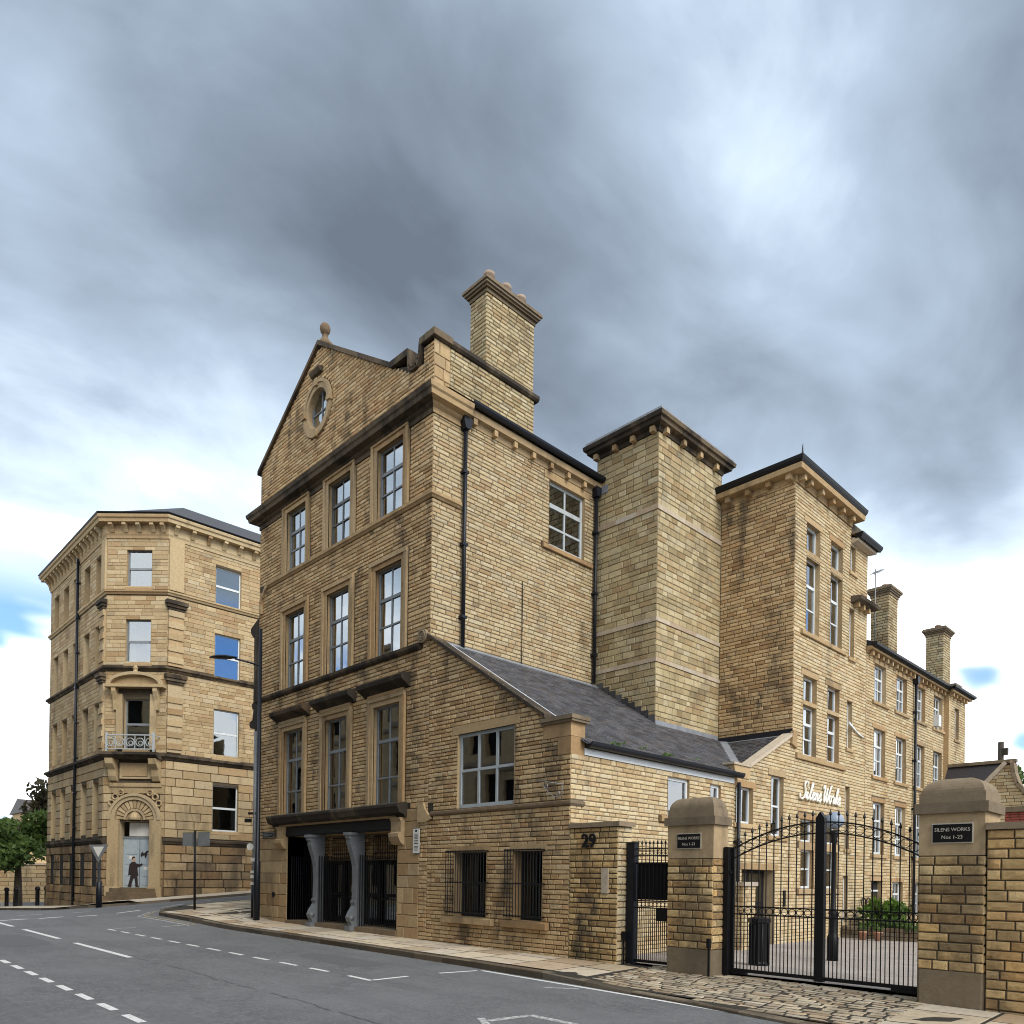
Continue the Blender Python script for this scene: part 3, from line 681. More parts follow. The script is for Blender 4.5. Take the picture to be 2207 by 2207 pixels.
# main cornice with returns, frieze
CP = [(-.1, 12.8), (.03, 12.8), (.03, 12.92), (.10, 12.96), (.12, 13.02), (.28, 13.04), (.30, 13.14), (.34, 13.18), (.36, 13.28), (.33, 13.31), (-.1, 13.36)]
mb = MB(); mb.mould(SF, XL, 0, CP, -1, 1); mb.build('cornice', 'sooty', gb)
mb = MB(); mb.mould(YF(0), 0, 1.0, CP, -1, 0); mb.build('cornice', 'ash', gb)
mb = MB(); mb.mould(WF(XL), -6, 0, CP, 0, 1); mb.build('cornice', 'sooty', gb)
mb = MB(); SP = [(-.1, 10.76), (.03, 10.76), (.06, 10.80), (.09, 10.82), (.09, 10.9), (-.1, 10.95)]
mb.mould(SF, -8.35, 0, SP, 0, 1); mb.mould(YF(0), 0, .86, SP, -1, 0); mb.build('string_course', 'ash', gb)
mb = MB(); prev = None
for i in range(9):                                                  # the band swoops down to the oriel
    a = RD(90 + i * 11.25 * 1.1); u, v = -8.35 + .42 * math.cos(a), 10.15 + .72 * math.sin(a)
    if prev: mb.poly(SF, [(prev[0], prev[1] - .1), (u, v - .1), (u + .02, v + .05), (prev[0], prev[1] + .05)] if i < 5 else [(prev[0], prev[1]), (u, v), (u - .12, v + .02), (prev[0] - .12, prev[1] + .02)], -.05, .08)
    prev = (u, v)
mb.build('scroll_band', 'ash', gb)
mb = MB(); mb.mould(SF, XL, -.34, [(-.1, 7.16), (.04, 7.16), (.08, 7.2), (.10, 7.24), (.10, 7.31), (-.1, 7.35)], -1, 0); mb.build('sill_course', 'sooty', gb)
# window surrounds
for k, cx_ in enumerate(WX):
    for row, (v0, v1) in enumerate(((10.93, 12.76), (7.33, 9.61), (3.44, 6.03))):
        u0, u1 = cx_ - .58, cx_ + .58; mb = MB(); w = .13
        for a, b in ((u0 - w, u0), (u1, u1 + w)):
            mb.box(SF, a, b, v0, v1, -.02, .035); mb.box(SF, a - (.11 if a < cx_ else -w), (a if a < cx_ else b + .11), v0, v1 + w, -.02, .065)
        mb.box(SF, u0 - w, u1 + w, v1, v1 + w, -.02, .033); mb.box(SF, u0 - w - .11, u1 + w + .11, v1 + w, v1 + w + .1, -.02, .075)
        mb.build('window_surround', 'ash', gb)
        if row == 2:
            mb = MB(); mb.mould(SF, u0 - .42, u1 + .42, [(-.05, 6.34), (.05, 6.34), (.10, 6.40), (.22, 6.46), (.28, 6.50), (.30, 6.60), (.27, 6.63), (-.05, 6.72)]); mb.build('hood_mould', 'sooty', gb)
            mb = MB(); mb.box(SF, u0 - .2, u1 + .2, 6.26, 6.34, -.02, .085); mb.build('frieze', 'ash', gb)
            window(SF, gb, (u0, u1, v0, v1), (.5,), (.27, .66), 'greypaint', .10, .06, .04, meet=1, curt=.3 if k != 1 else .22, glass='glass2')
        elif row == 1: window(SF, gb, (u0, u1, v0, v1), (.5,), (.33, .66), 'greypaint', .10, .06, .04, meet=1, curt=None if k < 2 else .2)
        else: window(SF, gb, (u0, u1, v0, v1), (.5,), (.34, .66), 'darkframe' if k == 1 else 'greypaint', .10, .06, .04, meet=1)
# shopfront: ashlar piers, timber lintel, cornice on consoles, iron columns, gates
def ashlar(fr, parent, u0, u1, v0, v1, h, l0, l1, seed, name='ashlar_block', mat='ash', n=40, **k):
    r = random.Random(seed); lay(fr, parent, mat, pieces(v0, v1, (u0, u1), k.pop('ops', ()), h, l0, l1, r=r, hv=.15, keys=k.pop('keys', ())), name, 'ashlar', n, joint=k.pop('joint', .007), proud=k.pop('proud', .02), rough=.002, seed=seed, **k)
ashlar(SF, gb, -9, -6.9, 0, 2.78, .36, .45, .95, 21, n=40)
ashlar(SF, gb, -1.2, -.32, 0, 3.3, .34, .35, .6, 22, n=40)
bx(SF, gb, 'shop_lintel', 'wood', -7.05, -1.33, 2.8, 3.1, -.12, .02)
bx(SF, gb, 'shop_lintel_band', 'wood', -7.0, -1.35, 2.84, 2.9, .02, .04)
mb = MB(); mb.mould(SF, -7.72, -.82, [(-.05, 3.1), (.05, 3.1), (.10, 3.18), (.24, 3.22), (.28, 3.32), (.31, 3.36), (.31, 3.42), (.28, 3.44), (-.05, 3.50)]); mb.build('shop_cornice', 'sooty', gb)
mb = MB(); mb.box(SF, -7.3, -1.2, 3.1, 3.2, -.02, .085); mb.build('shop_frieze', 'ash', gb)
for u in (-7.36, -1.33):
    mb = MB(); mb.poly(Fr(SF.P(u, 0, 0), SF.n, SF.v, -SF.u), [(-.02, 2.42), (.05, 2.42), (.14, 2.5), (.20, 2.62), (.20, 2.70), (.12, 2.74), (.12, 3.0), (.18, 3.1), (-.02, 3.1)], -.42, 0.); mb.build('console', 'ash', gb)
mb = MB(); mb.poly(SF, [(-.34, 2.95), (-.02, 2.95), (.18, 3.02), (.05, 3.14), (-.06, 3.26), (-.12, 3.4), (-.34, 3.44)], -.02, .05); mb.build('scroll_stone', 'ash', gb)
bx(SF, gb, 'doorstep', 'cap', -6.9, -1.2, .1, .27, -1.2, .03)
for u in (-5.28, -3.2):                                              # scroll-fronted iron columns
    pr = [(-.28, .28), (.10, .28), (.10, .36), (.15, .42), (.17, .52), (.12, .64), (.05, .74), (.0, .82), (.0, .88), (.03, .90), (.03, .95), (-.02, .98), (-.03, 1.5), (-.01, 1.9), (.05, 2.15), (.12, 2.35), (.17, 2.5), (.17, 2.62), (.22, 2.64), (.22, 2.72), (-.28, 2.72)]
    mb = MB(); mb.poly(Fr(SF.P(u + .10, 0, 0), SF.n, SF.v, -SF.u), pr, 0, .20); c = mb.build('iron_column', 'colpaint', gb)
    bx(SF, c, 'column_capital', 'colpaint', u - .14, u + .14, 2.72, 2.8, -.3, .25); bx(SF, c, 'column_plinth', 'colpaint', u - .13, u + .13, .16, .28, -.3, .18)
    mb = MB(); mb.tube([SF.P(u - .115, .50, .09), SF.P(u + .115, .50, .09)], .07, 14); mb.build('scroll', 'colpaint', c, smooth=True)
# recess behind the columns
rb = SFy(.85)
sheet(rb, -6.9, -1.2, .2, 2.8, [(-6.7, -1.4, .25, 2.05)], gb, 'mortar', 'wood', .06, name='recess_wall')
lay(rb, gb, 'street', pieces(2.08, 2.8, (-6.9, -1.2), (), .11, .2, .42), n_ind=40, seed=31)
mb = MB(); mb.add([SF.P(-6.9, .2, -.02), SF.P(-6.9, .2, -1.2), SF.P(-6.9, 2.8, -1.2), SF.P(-6.9, 2.8, -.02)], [(0, 1, 2, 3)]); mb.add([SF.P(-1.2, .2, -.02), SF.P(-1.2, .2, -1.2), SF.P(-1.2, 2.8, -1.2), SF.P(-1.2, 2.8, -.02)], [(0, 1, 2, 3)]); mb.build('recess_side', 'ash', gb)
for u0 in (-6.65, -4.85, -3.05):
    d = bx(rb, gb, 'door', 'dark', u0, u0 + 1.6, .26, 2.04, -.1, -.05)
    for a in (.1, .85):
        for v0, v1 in ((.45, 1.05), (1.15, 1.95)):
            bx(rb, d, 'pane', 'glass2', u0 + a, u0 + a + .6, v0, v1, -.052, -.044)
def picket(parent, fr, u, v0, v1, d, r=.011, spear=0., name='bar'):
    mb = MB(); mb.tube([fr.P(u, v0, d), fr.P(u, v1, d)], r, 6, .5)
    if spear: mb.tube([fr.P(u, v1 - .01, d), fr.P(u, v1 + .02, d), fr.P(u, v1 + spear * .35, d), fr.P(u, v1 + spear, d)], [r * 1.1, r * .9, r * 2.7, .001], 6, .5)
    return mb.build(name, 'iron', parent)
for gi, (a, b, dd) in enumerate(((-6.82, -5.46, -.55), (-5.1, -3.38, -.5), (-3.0, -1.28, -.5))):
    gt = thing('iron_gate', ['black iron bar gate in the first bay of the columned entrance, by the ashlar pier', 'black iron bar gate between the two grey iron columns', 'black iron bar gate between the second grey column and the stone quoins'][gi], 'gate', SF.P((a + b) / 2, .27, dd), 'gates in the columned entrance')
    for v in (.32, 1.0, 2.1, 2.24, 2.7):
        bx(SF, gt, 'rail', 'iron', a, b, v, v + .035, dd - .012, dd + .012)
    n = int((b - a) / .105)
    for i in range(n + 1): picket(gt, SF, a + (b - a) * i / n, .28, 2.72, dd, .012)
    # folded leaf standing open at the right end of each bay
    u = a + .03
    for k in range(6): picket(gt, SF, u, .28, 2.2, dd + .07 + k * .075, .016)
# yard side of the block (X = 0)
Y0 = YF(0)
yop = [(4.10, 5.60, 10.9, 12.74, .16)]
sheet(Y0, 0, 9.4, 6.8, 13.2, yop, gb, 'mortar', name='yard_wall')
lay(Y0, gb, 'yardold', pieces(7.2, 13.1, (0, 6.15), yop + [(3.8, 5.92, 10.76, 10.9), (0, .9, 10.76, 10.93), (0, 1.0, 12.8, 13.2), (3.9, 5.8, 12.74, 12.95)], .104, .16, .46, keys=(10.76, 10.93, 12.74, 12.8), hv=.12), n_ind=80, rough=.004, seed=12)
sill(Y0, gb, 3.82, 5.92, 10.76, 10.9); bx(Y0, gb, 'lintel', 'ash', 3.9, 5.8, 12.742, 12.95, -.1, .006)
window(Y0, gb, yop[0], (.5,), (.30, .66), 'palepaint', .1, .08, .06, blind=('blind', 1.), meet=1, glass='glass2')
downpipe(Y0, gb, .95, 7.25, 12.75)
mb = MB(); mb.mould(Y0, 1.0, 6.15, [(-.1, 12.96), (.02, 12.96), (.04, 13.1), (.16, 13.13), (.18, 13.28), (-.1, 13.3)]); mb.build('eaves_moulding', 'ash', gb)
for y in (1.23, 1.94, 2.65, 3.35, 4.06, 4.76, 5.46): bx(Y0, gb, 'corbel', 'ash', y - .06, y + .06, 12.97, 13.12, -.02, .14)
gutter(Y0, gb, 1.02, 6.2, 13.42, .24, .085)
downpipe(Y0, gb, 6.02, 7.4, 12.9)
mb = MB(); mb.tube([Y0.P(3.07, 7.3, .03), Y0.P(3.07, 9.6, .03)], .012, 5); mb.build('cable', 'iron', gb)
# parapet wall along the yard edge carrying the chimney
P0 = Fr((0.0, 0, 0), (0, 1, 0), (0, 0, 1), (1, 0, 0))
mb = MB(); mb.box(P0, .45, 3.44, 13.1, 14.6, -.4, -.02, .5); pw = mb.build('parapet_wall', 'mortar', gb)
ashlar(P0, gb, .0, .5, 13.38, 14.6, .3, .25, .5, 41, n=8)
lay(P0, gb, 'tower', pieces(13.38, 14.6, (.5, 3.44), (), .104, .16, .44), n_ind=20, seed=42)
mb = MB(); mb.mould(P0, -.08, 3.56, [(-.5, 14.6), (.04, 14.6), (.09, 14.65), (.09, 14.74), (-.2, 14.80), (-.5, 14.78)]); mb.build('coping', 'sooty', gb)
CX0, CX1, CY0, CY1 = -.70, -.05, 1.71, 3.46
def chimney(parent, x0, x1, y0, y1, z0, z1, pots, mat='tower', h=.104, seed=50, n=12, flare=.16, pot=.14, ph=.36):
    mb = MB(); mb.box(WB, x0 + .012, x1 - .012, y0 + .012, y1 - .012, z0, z1, .5); c = mb.build('chimney', 'mortar', parent)
    for fr, a, b in ((SFy(y0), x0, x1), (YF(x1), y0, y1)):
        lay(fr, c, mat, pieces(z0, z1, (a, b), (), h, .16, .42), n_ind=n, seed=seed, d0=-.013)
    k = z1; mb = MB()
    for e, a, b in ((.02, 0, .10), (flare * .45, .10, .16), (flare * .75, .16, .22), (flare, .22, .29), (flare - .04, .29, .34)): mb.box(WB, x0 - e, x1 + e, y0 - e, y1 + e, k + a, k + b)
    mb.build('chimney_cap', 'cap', c)
    for (px, py) in pots: mb = MB(); mb.lathe((px, py, k + .32), [(pot, 0), (pot * .9, .05), (pot * .82, ph * .7), (pot * 1.08, ph * .75), (pot * 1.08, ph * .92), (pot * .7, ph)], 14, .5); mb.build('chimney_pot', 'potclay', c, smooth=True)
    return c
chimney(gb, CX0, CX1, CY0, CY1, 14.5, 16.68, [(-.30, 2.0), (-.30, 2.6), (-.30, 3.15)], seed=51, n=30, pot=.14, ph=.46)
# roof and hidden sides
mb = MB(); mb.add([(-9.2, .3, 14.55), (-5.4, .3, 17.0), (-5.4, 9.4, 17.0), (-9.2, 9.4, 14.55)], [(0, 1, 2, 3)]); mb.add([(-5.4, .3, 17.0), (.25, .3, 13.42), (.25, 9.4, 13.42), (-5.4, 9.4, 17.0)], [(0, 1, 2, 3)]); mb.build('roof', 'slate', gb)
mb = MB(); mb.add([(XL, 0, 0), (XL, 9.4, 0), (XL, 9.4, 14.6), (XL, 0, 14.6)], [(0, 1, 2, 3)]); mb.add([(XL, 9.4, 0), (0, 9.4, 0), (0, 9.4, 13.4), (-5.4, 9.4, 17), (XL, 9.4, 14.6)], [(0, 1, 2, 3, 4)]); mb.build('back_wall', 'street', gb)
# oriel on the side street
mb = MB(); WFx = WF(XL); pr = [(-.0, 6.35), (.55, 6.35), (.62, 6.45), (.95, 6.52), (1.02, 6.62), (1.02, 6.72), (.8, 6.78), (.72, 7.1), (.82, 7.16), (.86, 7.3), (.74, 7.36), (.74, 9.5), (.86, 9.56), (1.0, 9.7), (1.04, 9.86), (.8, 9.95), (.0, 10.25)]
mb.mould(WFx, -3.2, -.16, [(d * .92, z) for d, z in pr]); mb.build('oriel', 'sooty', gb)
mb = MB(); mb.mould(WFx, -2.9, -.4, [(0, 5.6), (.1, 5.62), (.25, 5.8), (.4, 6.1), (.55, 6.35), (0, 6.35)]); mb.build('oriel_corbel', 'sooty', gb)

# ------------------------------------------------------------------ lean-to
lt = thing('lean_to_building', 'low lean-to sandstone wing under a sloping grey slate roof, with caged windows', 'building', (2.3, 3, .1))
verge = lambda u: 7.40 - .64 * u
lop = [(1.09, 2.96, 3.2, 4.9, .1), (1.02, 2.12, .74, 2.2, .3), (2.97, 3.82, .74, 2.2, .3)]
sheet(SF, 0, 4.55, -.2, 4.92, lop, lt, 'mortar', name='street_wall', skip=lambda u, v: u > 3.7 and v > 4.9)
mb = MB(); mb.poly(SF, [(0, 4.92), (3.84, 4.92), (3.8, verge(3.8) - .03), (0, 7.36)], -.35, -.0145); mb.build('gable_wall', 'mortar', lt)
lay(SF, lt, 'street', pieces(0.0, 4.72, (0, 4.55), lop + [(.9, 3.1, 4.9, 5.1), (.0, 4.55, 3.08, 3.2), (.66, 2.42, .58, .74), (2.68, 4.04, .58, .74), (3.79, 4.55, 4.46, 4.8), (4.2, 4.55, 4.1, 4.46), (-.3, .2, 2.95, 3.4)], .1, .15, .44, keys=(3.08, 3.2, .58, .74, 2.2, 4.1, 4.46), hv=.2)
    + pieces(4.72, 7.3, lambda z: [(0, min(3.8, (7.42 - z) / .64))] , [(.9, 3.1, 4.9, 5.1), (1.09, 2.96, 3, 4.9)], .102, .15, .44, keys=(4.9, 5.1), hv=.18), n_ind=300, rough=.007, proud=.017, rock=.008, seed=13)
bx(SF, lt, 'lintel', 'ash', .9, 3.1, 4.9, 5.1, -.1, .006)
mb = MB(); mb.mould(SF, .15, 4.55, [(-.05, 3.08), (.02, 3.08), (.05, 3.12), (.05, 3.17), (-.05, 3.21)], 0, 1); mb.mould(YF(4.55), 0, .4, [(-.05, 3.08), (.02, 3.08), (.05, 3.12), (.05, 3.17), (-.05, 3.21)], -1, 0); mb.build('sill_course', 'cap', lt)
window(SF, lt, (1.09, 2.96, 3.2, 4.9), (.335, .68), (.5,), 'palepaint', .06, .07, .06, curt=.12, glass='glass2')
for u0, u1, c0, c1, s0, s1 in ((1.02, 2.12, .88, 2.2, .68, 2.4), (2.97, 3.82, 2.84, 3.9, 2.7, 4.02)):
    sill(SF, lt, s0, s1, .58, .74, .12); bx(SF, lt, 'lintel', 'ash', u0 - .1, u1 + .12, 2.2, 2.34, -.1, .008)
    window(SF, lt, (u0, u1, .74, 2.2), (.5,), (.5,), 'wood', .24, .06, .035, glass='glass3')
    gr = thing('window_grille', 'black iron bar cage over the ground floor window ' + ('near the ashlar pier' if u0 < 2 else 'beside the pier numbered 29'), 'grille', SF.P(u0, .8, .1), 'window cages')
    for v in (.82, 1.5, 2.2): bx(SF, gr, 'rail', 'iron', c0, c1, v, v + .03, .135, .155); [bx(SF, gr, 'rail', 'iron', a, a + .02, v, v + .028, .0, .135) for a in (c0, c1 - .02)]
    n = int((c1 - c0) / .085)
    for i in range(n + 1): picket(gr, SF, c0 + .012 + (c1 - c0 - .024) * i / n, .80, 2.24, .145, .009)
# verge coping, scroll, kneeler, parapet block
mb = MB(); mb.poly(SF, [(-.12, verge(-.12) - .03), (3.86, verge(3.86) - .03), (3.86, verge(3.86) + .05), (-.12, verge(-.12) + .05)], -.30, .06); mb.build('verge_coping', 'sooty', lt)
mb = MB(); mb.tube([SF.P(-.22, 7.45, -.1), SF.P(-.22, 7.45, .09)], .17, 18); mb.ring(SF.P(-.22, 7.45, .09), SF.u, SF.v, .11, .022, 18); mb.ring(SF.P(-.2, 7.44, .09), SF.u, SF.v, .045, .02, 12); mb.build('scroll', 'cap', lt)
bx(SF, lt, 'kneeler', 'ash', 3.8, 4.55, 4.46, 4.74, -.42, .006); bx(SF, lt, 'kneeler', 'ash', 4.2, 4.55, 4.1, 4.453, -.42, .004)
mb = MB(); mb.box(SF, 3.76, 4.62, 4.74, 4.79, -.46, .05); mb.box(SF, 3.74, 4.64, 4.79, 4.87, -.48, .08); mb.build('kneeler_cap', 'cap', lt)
mb = MB(); s_ = MB()
# slate roof: plane z = 7.36 - .64 x, from y = .3 to the valley
sl_ = math.hypot(1, .64); RF = Fr((4.72, 0, 7.36 - .64 * 4.72), (0, 1, 0), Vector((-1, 0, .64)) / sl_, Vector((.64, 0, 1)) / sl_)
def valley(x): return 9.46 - (5.86 - (7.36 - .64 * x)) / .485
def rspan(v):
    x = 4.72 - v / sl_; yv = min(6.15 if x < 2.18 and False else 9.42, max(6.3, valley(x)) if x > 2.33 else 9.42)
    if x < 2.18: yv = 6.15
    if x > 4.35: yv = 6.32
    return [(.3, yv)]
mb = MB(); vv_ = [0, .45, 1.0, 1.6, 2.2, 2.84, 3.01, 3.02, 4.2, 5.6]
for a, b in zip(vv_, vv_[1:]):
    ya, yb = rspan(a + 1e-4)[0][1], rspan(b - 1e-4)[0][1]; mb.add([RF.P(.28, a, -.02), RF.P(ya, a, -.02), RF.P(yb, b, -.02), RF.P(.28, b, -.02)], [(0, 1, 2, 3)])
rf = mb.build('roof', 'lead', lt)
rs = pieces(0, 5.58, rspan, (), .155, .22, .30)
lay(RF, rf, 'slate', rs, 'slate', 'slates', 260, joint=.004, proud=.004, rough=.0015, d0=-.006, tilt=.016, seed=14)
mb = MB(); mb.box(RF, .3, 6.15, 5.40, 5.62, .0, .03); mb.build('lead_flashing', 'lead', lt)
mb = MB()
for i in range(9): v = .55 + i * .55; mb.box(RF, .12, .42, v, v + .5, .016, .03 + .012 * (i % 2))
mb.build('verge_flashing', 'leadpale', lt)
mb = MB(); mb.box(RF, .46, .52, .35, 5.4, .0, .035); [mb.box(RF, .14, .47, .5 + i * .62, .53 + i * .62, .028, .05) for i in range(8)]; mb.build('verge_lead_roll', 'leadpale', lt)
mb = MB()                                                     # stepped flashing up the tower
for i in range(9): x = .1 + i * .23; z = 7.36 - .64 * x; mb.box(SFy(6.15), x, x + .24, z - .2, z + .10, .004, .016)
mb.build('stepped_flashing', 'slate', lt)
mb = MB(); mb.box(YF(2.18), 6.15, 9.4, 5.9, 6.06, .002, .02); mb.build('tower_flashing', 'lead', lt)
mb = MB(); mb.box(SFy(9.46), 2.2, 4.55, 5.74, 6.0, .004, .02); mb.build('upper_flashing', 'ironblue', lt)
# second roof falling towards the street
R2s = math.hypot(1, .485); R2 = Fr((0, 9.46, 5.86), (-1, 0, 0), Vector((0, 1, .485)) / R2s, Vector((0, -.485, 1)) / R2s)
mb = MB(); tri = [(2.33, 9.46), (4.5, 9.46), (4.5, 6.95), (4.28, 6.95)]
mb.add([(x, y, 5.86 - .485 * (9.46 - y) - .01) for x, y in tri], [(0, 1, 2, 3)]); r2 = mb.build('roof', 'lead', lt)
def r2span(v):
    y = 9.46 + v / R2s; z = 5.86 - .485 * (9.46 - y); x0 = (7.36 - z) / .64
    return [(-4.25, -min(x0 + .08, 4.2))]
lay(R2, r2, 'slate', pieces(-2.7, -.12, r2span, (), .155, .2, .3), 'slate', 'slates', 40, joint=.004, proud=.004, rough=.0015, d0=-.004, tilt=.016, seed=15)
mb = MB()
for a, b in ((2.40, 4.22),):
    n = 6
    for i in range(n):
        xa, xb = a + (b - a) * i / n, a + (b - a) * (i + 1) / n; pa, pb = [Vector((x, valley(x), 7.36 - .64 * x + .03)) for x in (xa, xb)]
        mb.add([pa + Vector((-.08, -.1, .02)), pa + Vector((.08, .1, .02)), pb + Vector((.08, .1, .02)), pb + Vector((-.08, -.1, .02))], [(0, 1, 2, 3)])
mb.build('valley_gutter', 'lead', lt)
# yard wall of the lean-to
YW = YF(4.55)
ltop = [(3.34, 4.22, 3.1, 4.0, .1), (5.14, 5.62, 3.45, 4.0, .1)]
sheet(YW, 0, 6.28, -.2, 4.35, ltop, lt, 'mortar_light', name='yard_wall')
lay(YW, lt, 'yard', pieces(-.1, 4.12, (0, 6.28), ltop + [(0, .4, 3.08, 3.2), (3.0, 4.5, 2.93, 3.1)], .096, .16, .44, keys=(2.93, 3.1, 4.0), hv=.1), n_ind=0, rough=.004, seed=16)
window(YW, lt, ltop[0], (), (), 'white', .06, .07, curt=.3, rd=.9, glass='glass2'); window(YW, lt, ltop[1], (), (), 'white', .06, .07, rd=.9, glass='glass2')
sill(YW, lt, 3.02, 4.5, 2.95, 3.1)
bx(YW, lt, 'fascia', 'white', .4, 6.25, 4.12, 4.26, -.05, .02)
gutter(YW, lt, .38, 6.42, 4.36, .14, .085); downpipe(YW, lt, 6.36, 0, 4.15, head=False)

# ------------------------------------------------------------------ stair tower
tw = thing('stair_tower', 'square blind stone tower with three pale bands and a dark bracketed eaves', 'tower', (1.1, 7.8, 5.9))
TS, TY = SFy(6.15), YF(2.18)
bands = [(7.68, 7.80), (8.80, 8.92), (11.90, 12.04)]
sheet(TS, 0, 2.18, 5.5, 14.1, [], tw, 'mortar_light', name='street_wall'); sheet(TY, 6.15, 9.46, 5.5, 14.1, [], tw, 'mortar_light', name='yard_wall')
bo = [(-9, 99, a, b) for a, b in bands]; kz = [x for b in bands for x in b]
lay(TS, tw, 'tower', pieces(5.7, 14.05, (0, 2.18), bo, .165, .22, .5, keys=kz, hv=.25), n_ind=140, rough=.006, seed=17)
lay(TY, tw, 'tower', pieces(5.8, 14.05, (6.15, 9.46), bo, .165, .22, .5, keys=kz, hv=.2), n_ind=150, rough=.004, seed=18)
for a, b in bands:
    u = 0
    for i in range(3): bx(TS, tw, 'band', 'band', .727 * i, .727 * i + .722 + (.024 if i == 2 else 0), a, b, -.02, .024)
    for i in range(5): bx(TY, tw, 'band', 'band', 6.15 + .662 * i + (.022 if i == 0 else 0), 6.15 + .662 * i + .657, a + .002, b - .002, -.02, .0232)
EP = [(-.05, 14.05), (.03, 14.05), (.05, 14.16), (.22, 14.20), (.24, 14.29), (.30, 14.31), (.32, 14.41), (.29, 14.45), (-.05, 14.48)]
mb = MB(); mb.mould(TS, 0, 2.18, EP, -1, 1); mb.mould(TY, 6.15, 9.46, EP, -1, 1); mb.mould(Fr((2.18, 9.46, 0), (-1, 0, 0), (0, 0, 1), (0, 1, 0)), 0, 2.18, EP, -1, 1); mb.mould(WF(0), -9.46, -6.15, EP, -1, 1); mb.build('eaves', 'sooty', tw)
for x in (.03, .73, 1.37, 2.05): bx(TS, tw, 'corbel', 'ash', x - .07, x + .07, 14.02, 14.17, -.02, .16)
for y in (6.38, 7.23, 8.09, 8.98): bx(TY, tw, 'corbel', 'ash', y - .07, y + .07, 14.02, 14.17, -.02, .16)
mb = MB(); mb.poly(WB, [(-.25, 5.88), (2.45, 5.88), (2.45, 9.72), (-.25, 9.72)], 14.45, 14.52); mb.build('roof', 'lead', tw)
mb = MB(); mb.add([(0, 6.15, 5), (0, 9.46, 5), (0, 9.46, 14.1), (0, 6.15, 14.1)], [(0, 1, 2, 3)]); mb.add([(0, 9.46, 5), (2.18, 9.46, 5), (2.18, 9.46, 14.1), (0, 9.46, 14.1)], [(0, 1, 2, 3)]); mb.build('back_wall', 'tower', tw)
bx(TS, tw, 'flashing', 'lead', .02, .42, 12.98, 13.2, .003, .02)

# ------------------------------------------------------------------ tall yard block
yb = thing('yard_block', 'tall stone block with paired narrow stair windows over the gated yard', 'building', (3.4, 11.5, 0))
B1 = SFy(9.46)
sheet(B1, 2.0, 4.55, 5.5, 13.4, [], yb, 'mortar', name='street_wall')
lay(B1, yb, 'street', pieces(5.95, 13.05, (2.18, 4.55), (), .112, .18, .5, hv=.15), n_ind=60, rough=.006, proud=.017, seed=19, rock=.006)
wops = [(10.2, 11.08, 11.32, 12.13), (10.2, 11.08, 8.95, 11.16), (11.86, 12.72, 11.32, 12.13), (11.86, 12.72, 8.95, 11.16), (13.3, 13.7, 11.62, 12.46), (13.28, 13.66, 8.87, 10.4),
        (10.1, 10.98, 6.93, 7.66), (10.1, 10.98, 5.35, 6.80), (11.74, 12.6, 6.93, 7.66), (11.74, 12.6, 5.35, 6.80), (13.2, 13.58, 5.95, 7.44), (8.23, 8.95, 2.9, 4.55), (6.39, 7.25, 3.14, 4.08),
        (10.03, 10.95, 2.82, 3.48), (10.07, 10.95, 1.46, 2.58), (11.72, 12.6, 2.82, 3.48), (11.72, 12.6, 1.46, 2.58), (13.14, 13.47, 2.72, 4.7), (13.05, 13.42, .35, 1.86)]
wops = [o + (.16,) for o in wops]; door = (6.72, 8.52, -.1, 1.95, .3)
sheet(YW, 6.28, 9.46, -.2, 4.62, [o for o in wops if o[1] < 9.4] + [door], yb, 'mortar_light', name='porch_wall')
mb = MB(); mb.poly(YW, [(6.28, 4.62), (7.03, 4.62), (9.46, 5.8), (9.46, 4.62)], -.3, -.014); mb.build('low_gable', 'mortar_light', yb)
sheet(YW, 9.46, 14.7, -.2, 13.2, [o for o in wops if o[1] > 9.4], yb, 'mortar_light', name='yard_wall', skip=lambda u, v: u > 13.5 and v > 13.0)
lint = [(o[0] - .15, o[1] + .15, o[3], o[3] + .17) for o in wops if o[3] in (12.13, 7.66, 4.55, 4.08, 3.48)]
sl2 = [(9.88, 12.95, 8.80, 8.95), (9.66, 13.03, 5.18, 5.35), (9.86, 12.8, 1.29, 1.46), (9.86, 12.8, 2.58, 2.82)]
yo = wops + [door] + lint + sl2 + [(6.2, 7.03, 4.3, 4.6), (13.38, 14.8, 10.62, 10.8)]
def yspan(z):
    a = 6.28 if z < 4.62 else (7.03 + (z - 4.62) / .4856 if z < 5.8 else 9.46)
    return [(a, 14.7 if z < 12.62 else 13.36)]
lay(YW, yb, 'yard', pieces(-.1, 13.0, yspan, yo, .1, .16, .42, keys=(1.46, 1.95, 2.82, 3.48, 5.18, 5.35, 6.93, 7.66, 8.8, 8.95, 11.32, 12.13, 4.62), hv=.12), n_ind=260, rough=.004, seed=20)
for o in wops[:10] + wops[13:17]:
    tall = o[3] - o[2] > 1.; window(YW, yb, o, (), (.33, .66) if tall and o[2] != 1.46 else ((.5,) if tall else ()), 'white', .14, .05, .04, meet=1 if tall else None, curt=.16 if o[2] < 3 else None)
for o in wops[10:13] + wops[4:6] + wops[17:]: window(YW, yb, o, (), (.5,) if o[3] - o[2] > 1.3 else (), 'white', .12, .05, .05, glass='glass2')
for a, b, c, d in lint: bx(YW, yb, 'lintel', 'ash', a, b, c + .002, d, -.1, .006)
for a, b, c, d in sl2[:3]: sill(YW, yb, a, b, c, d - .005, .06)
for o in (wops[13], wops[15]): bx(YW, yb, 'transom', 'ash', o[0] - .1, o[1] + .1, 2.585, 2.815, -.1, .01)
for o in (wops[0], wops[2]): bx(YW, yb, 'transom', 'ash', o[0] - .002, o[1] + .002, 11.165, 11.315, -.18, .008)
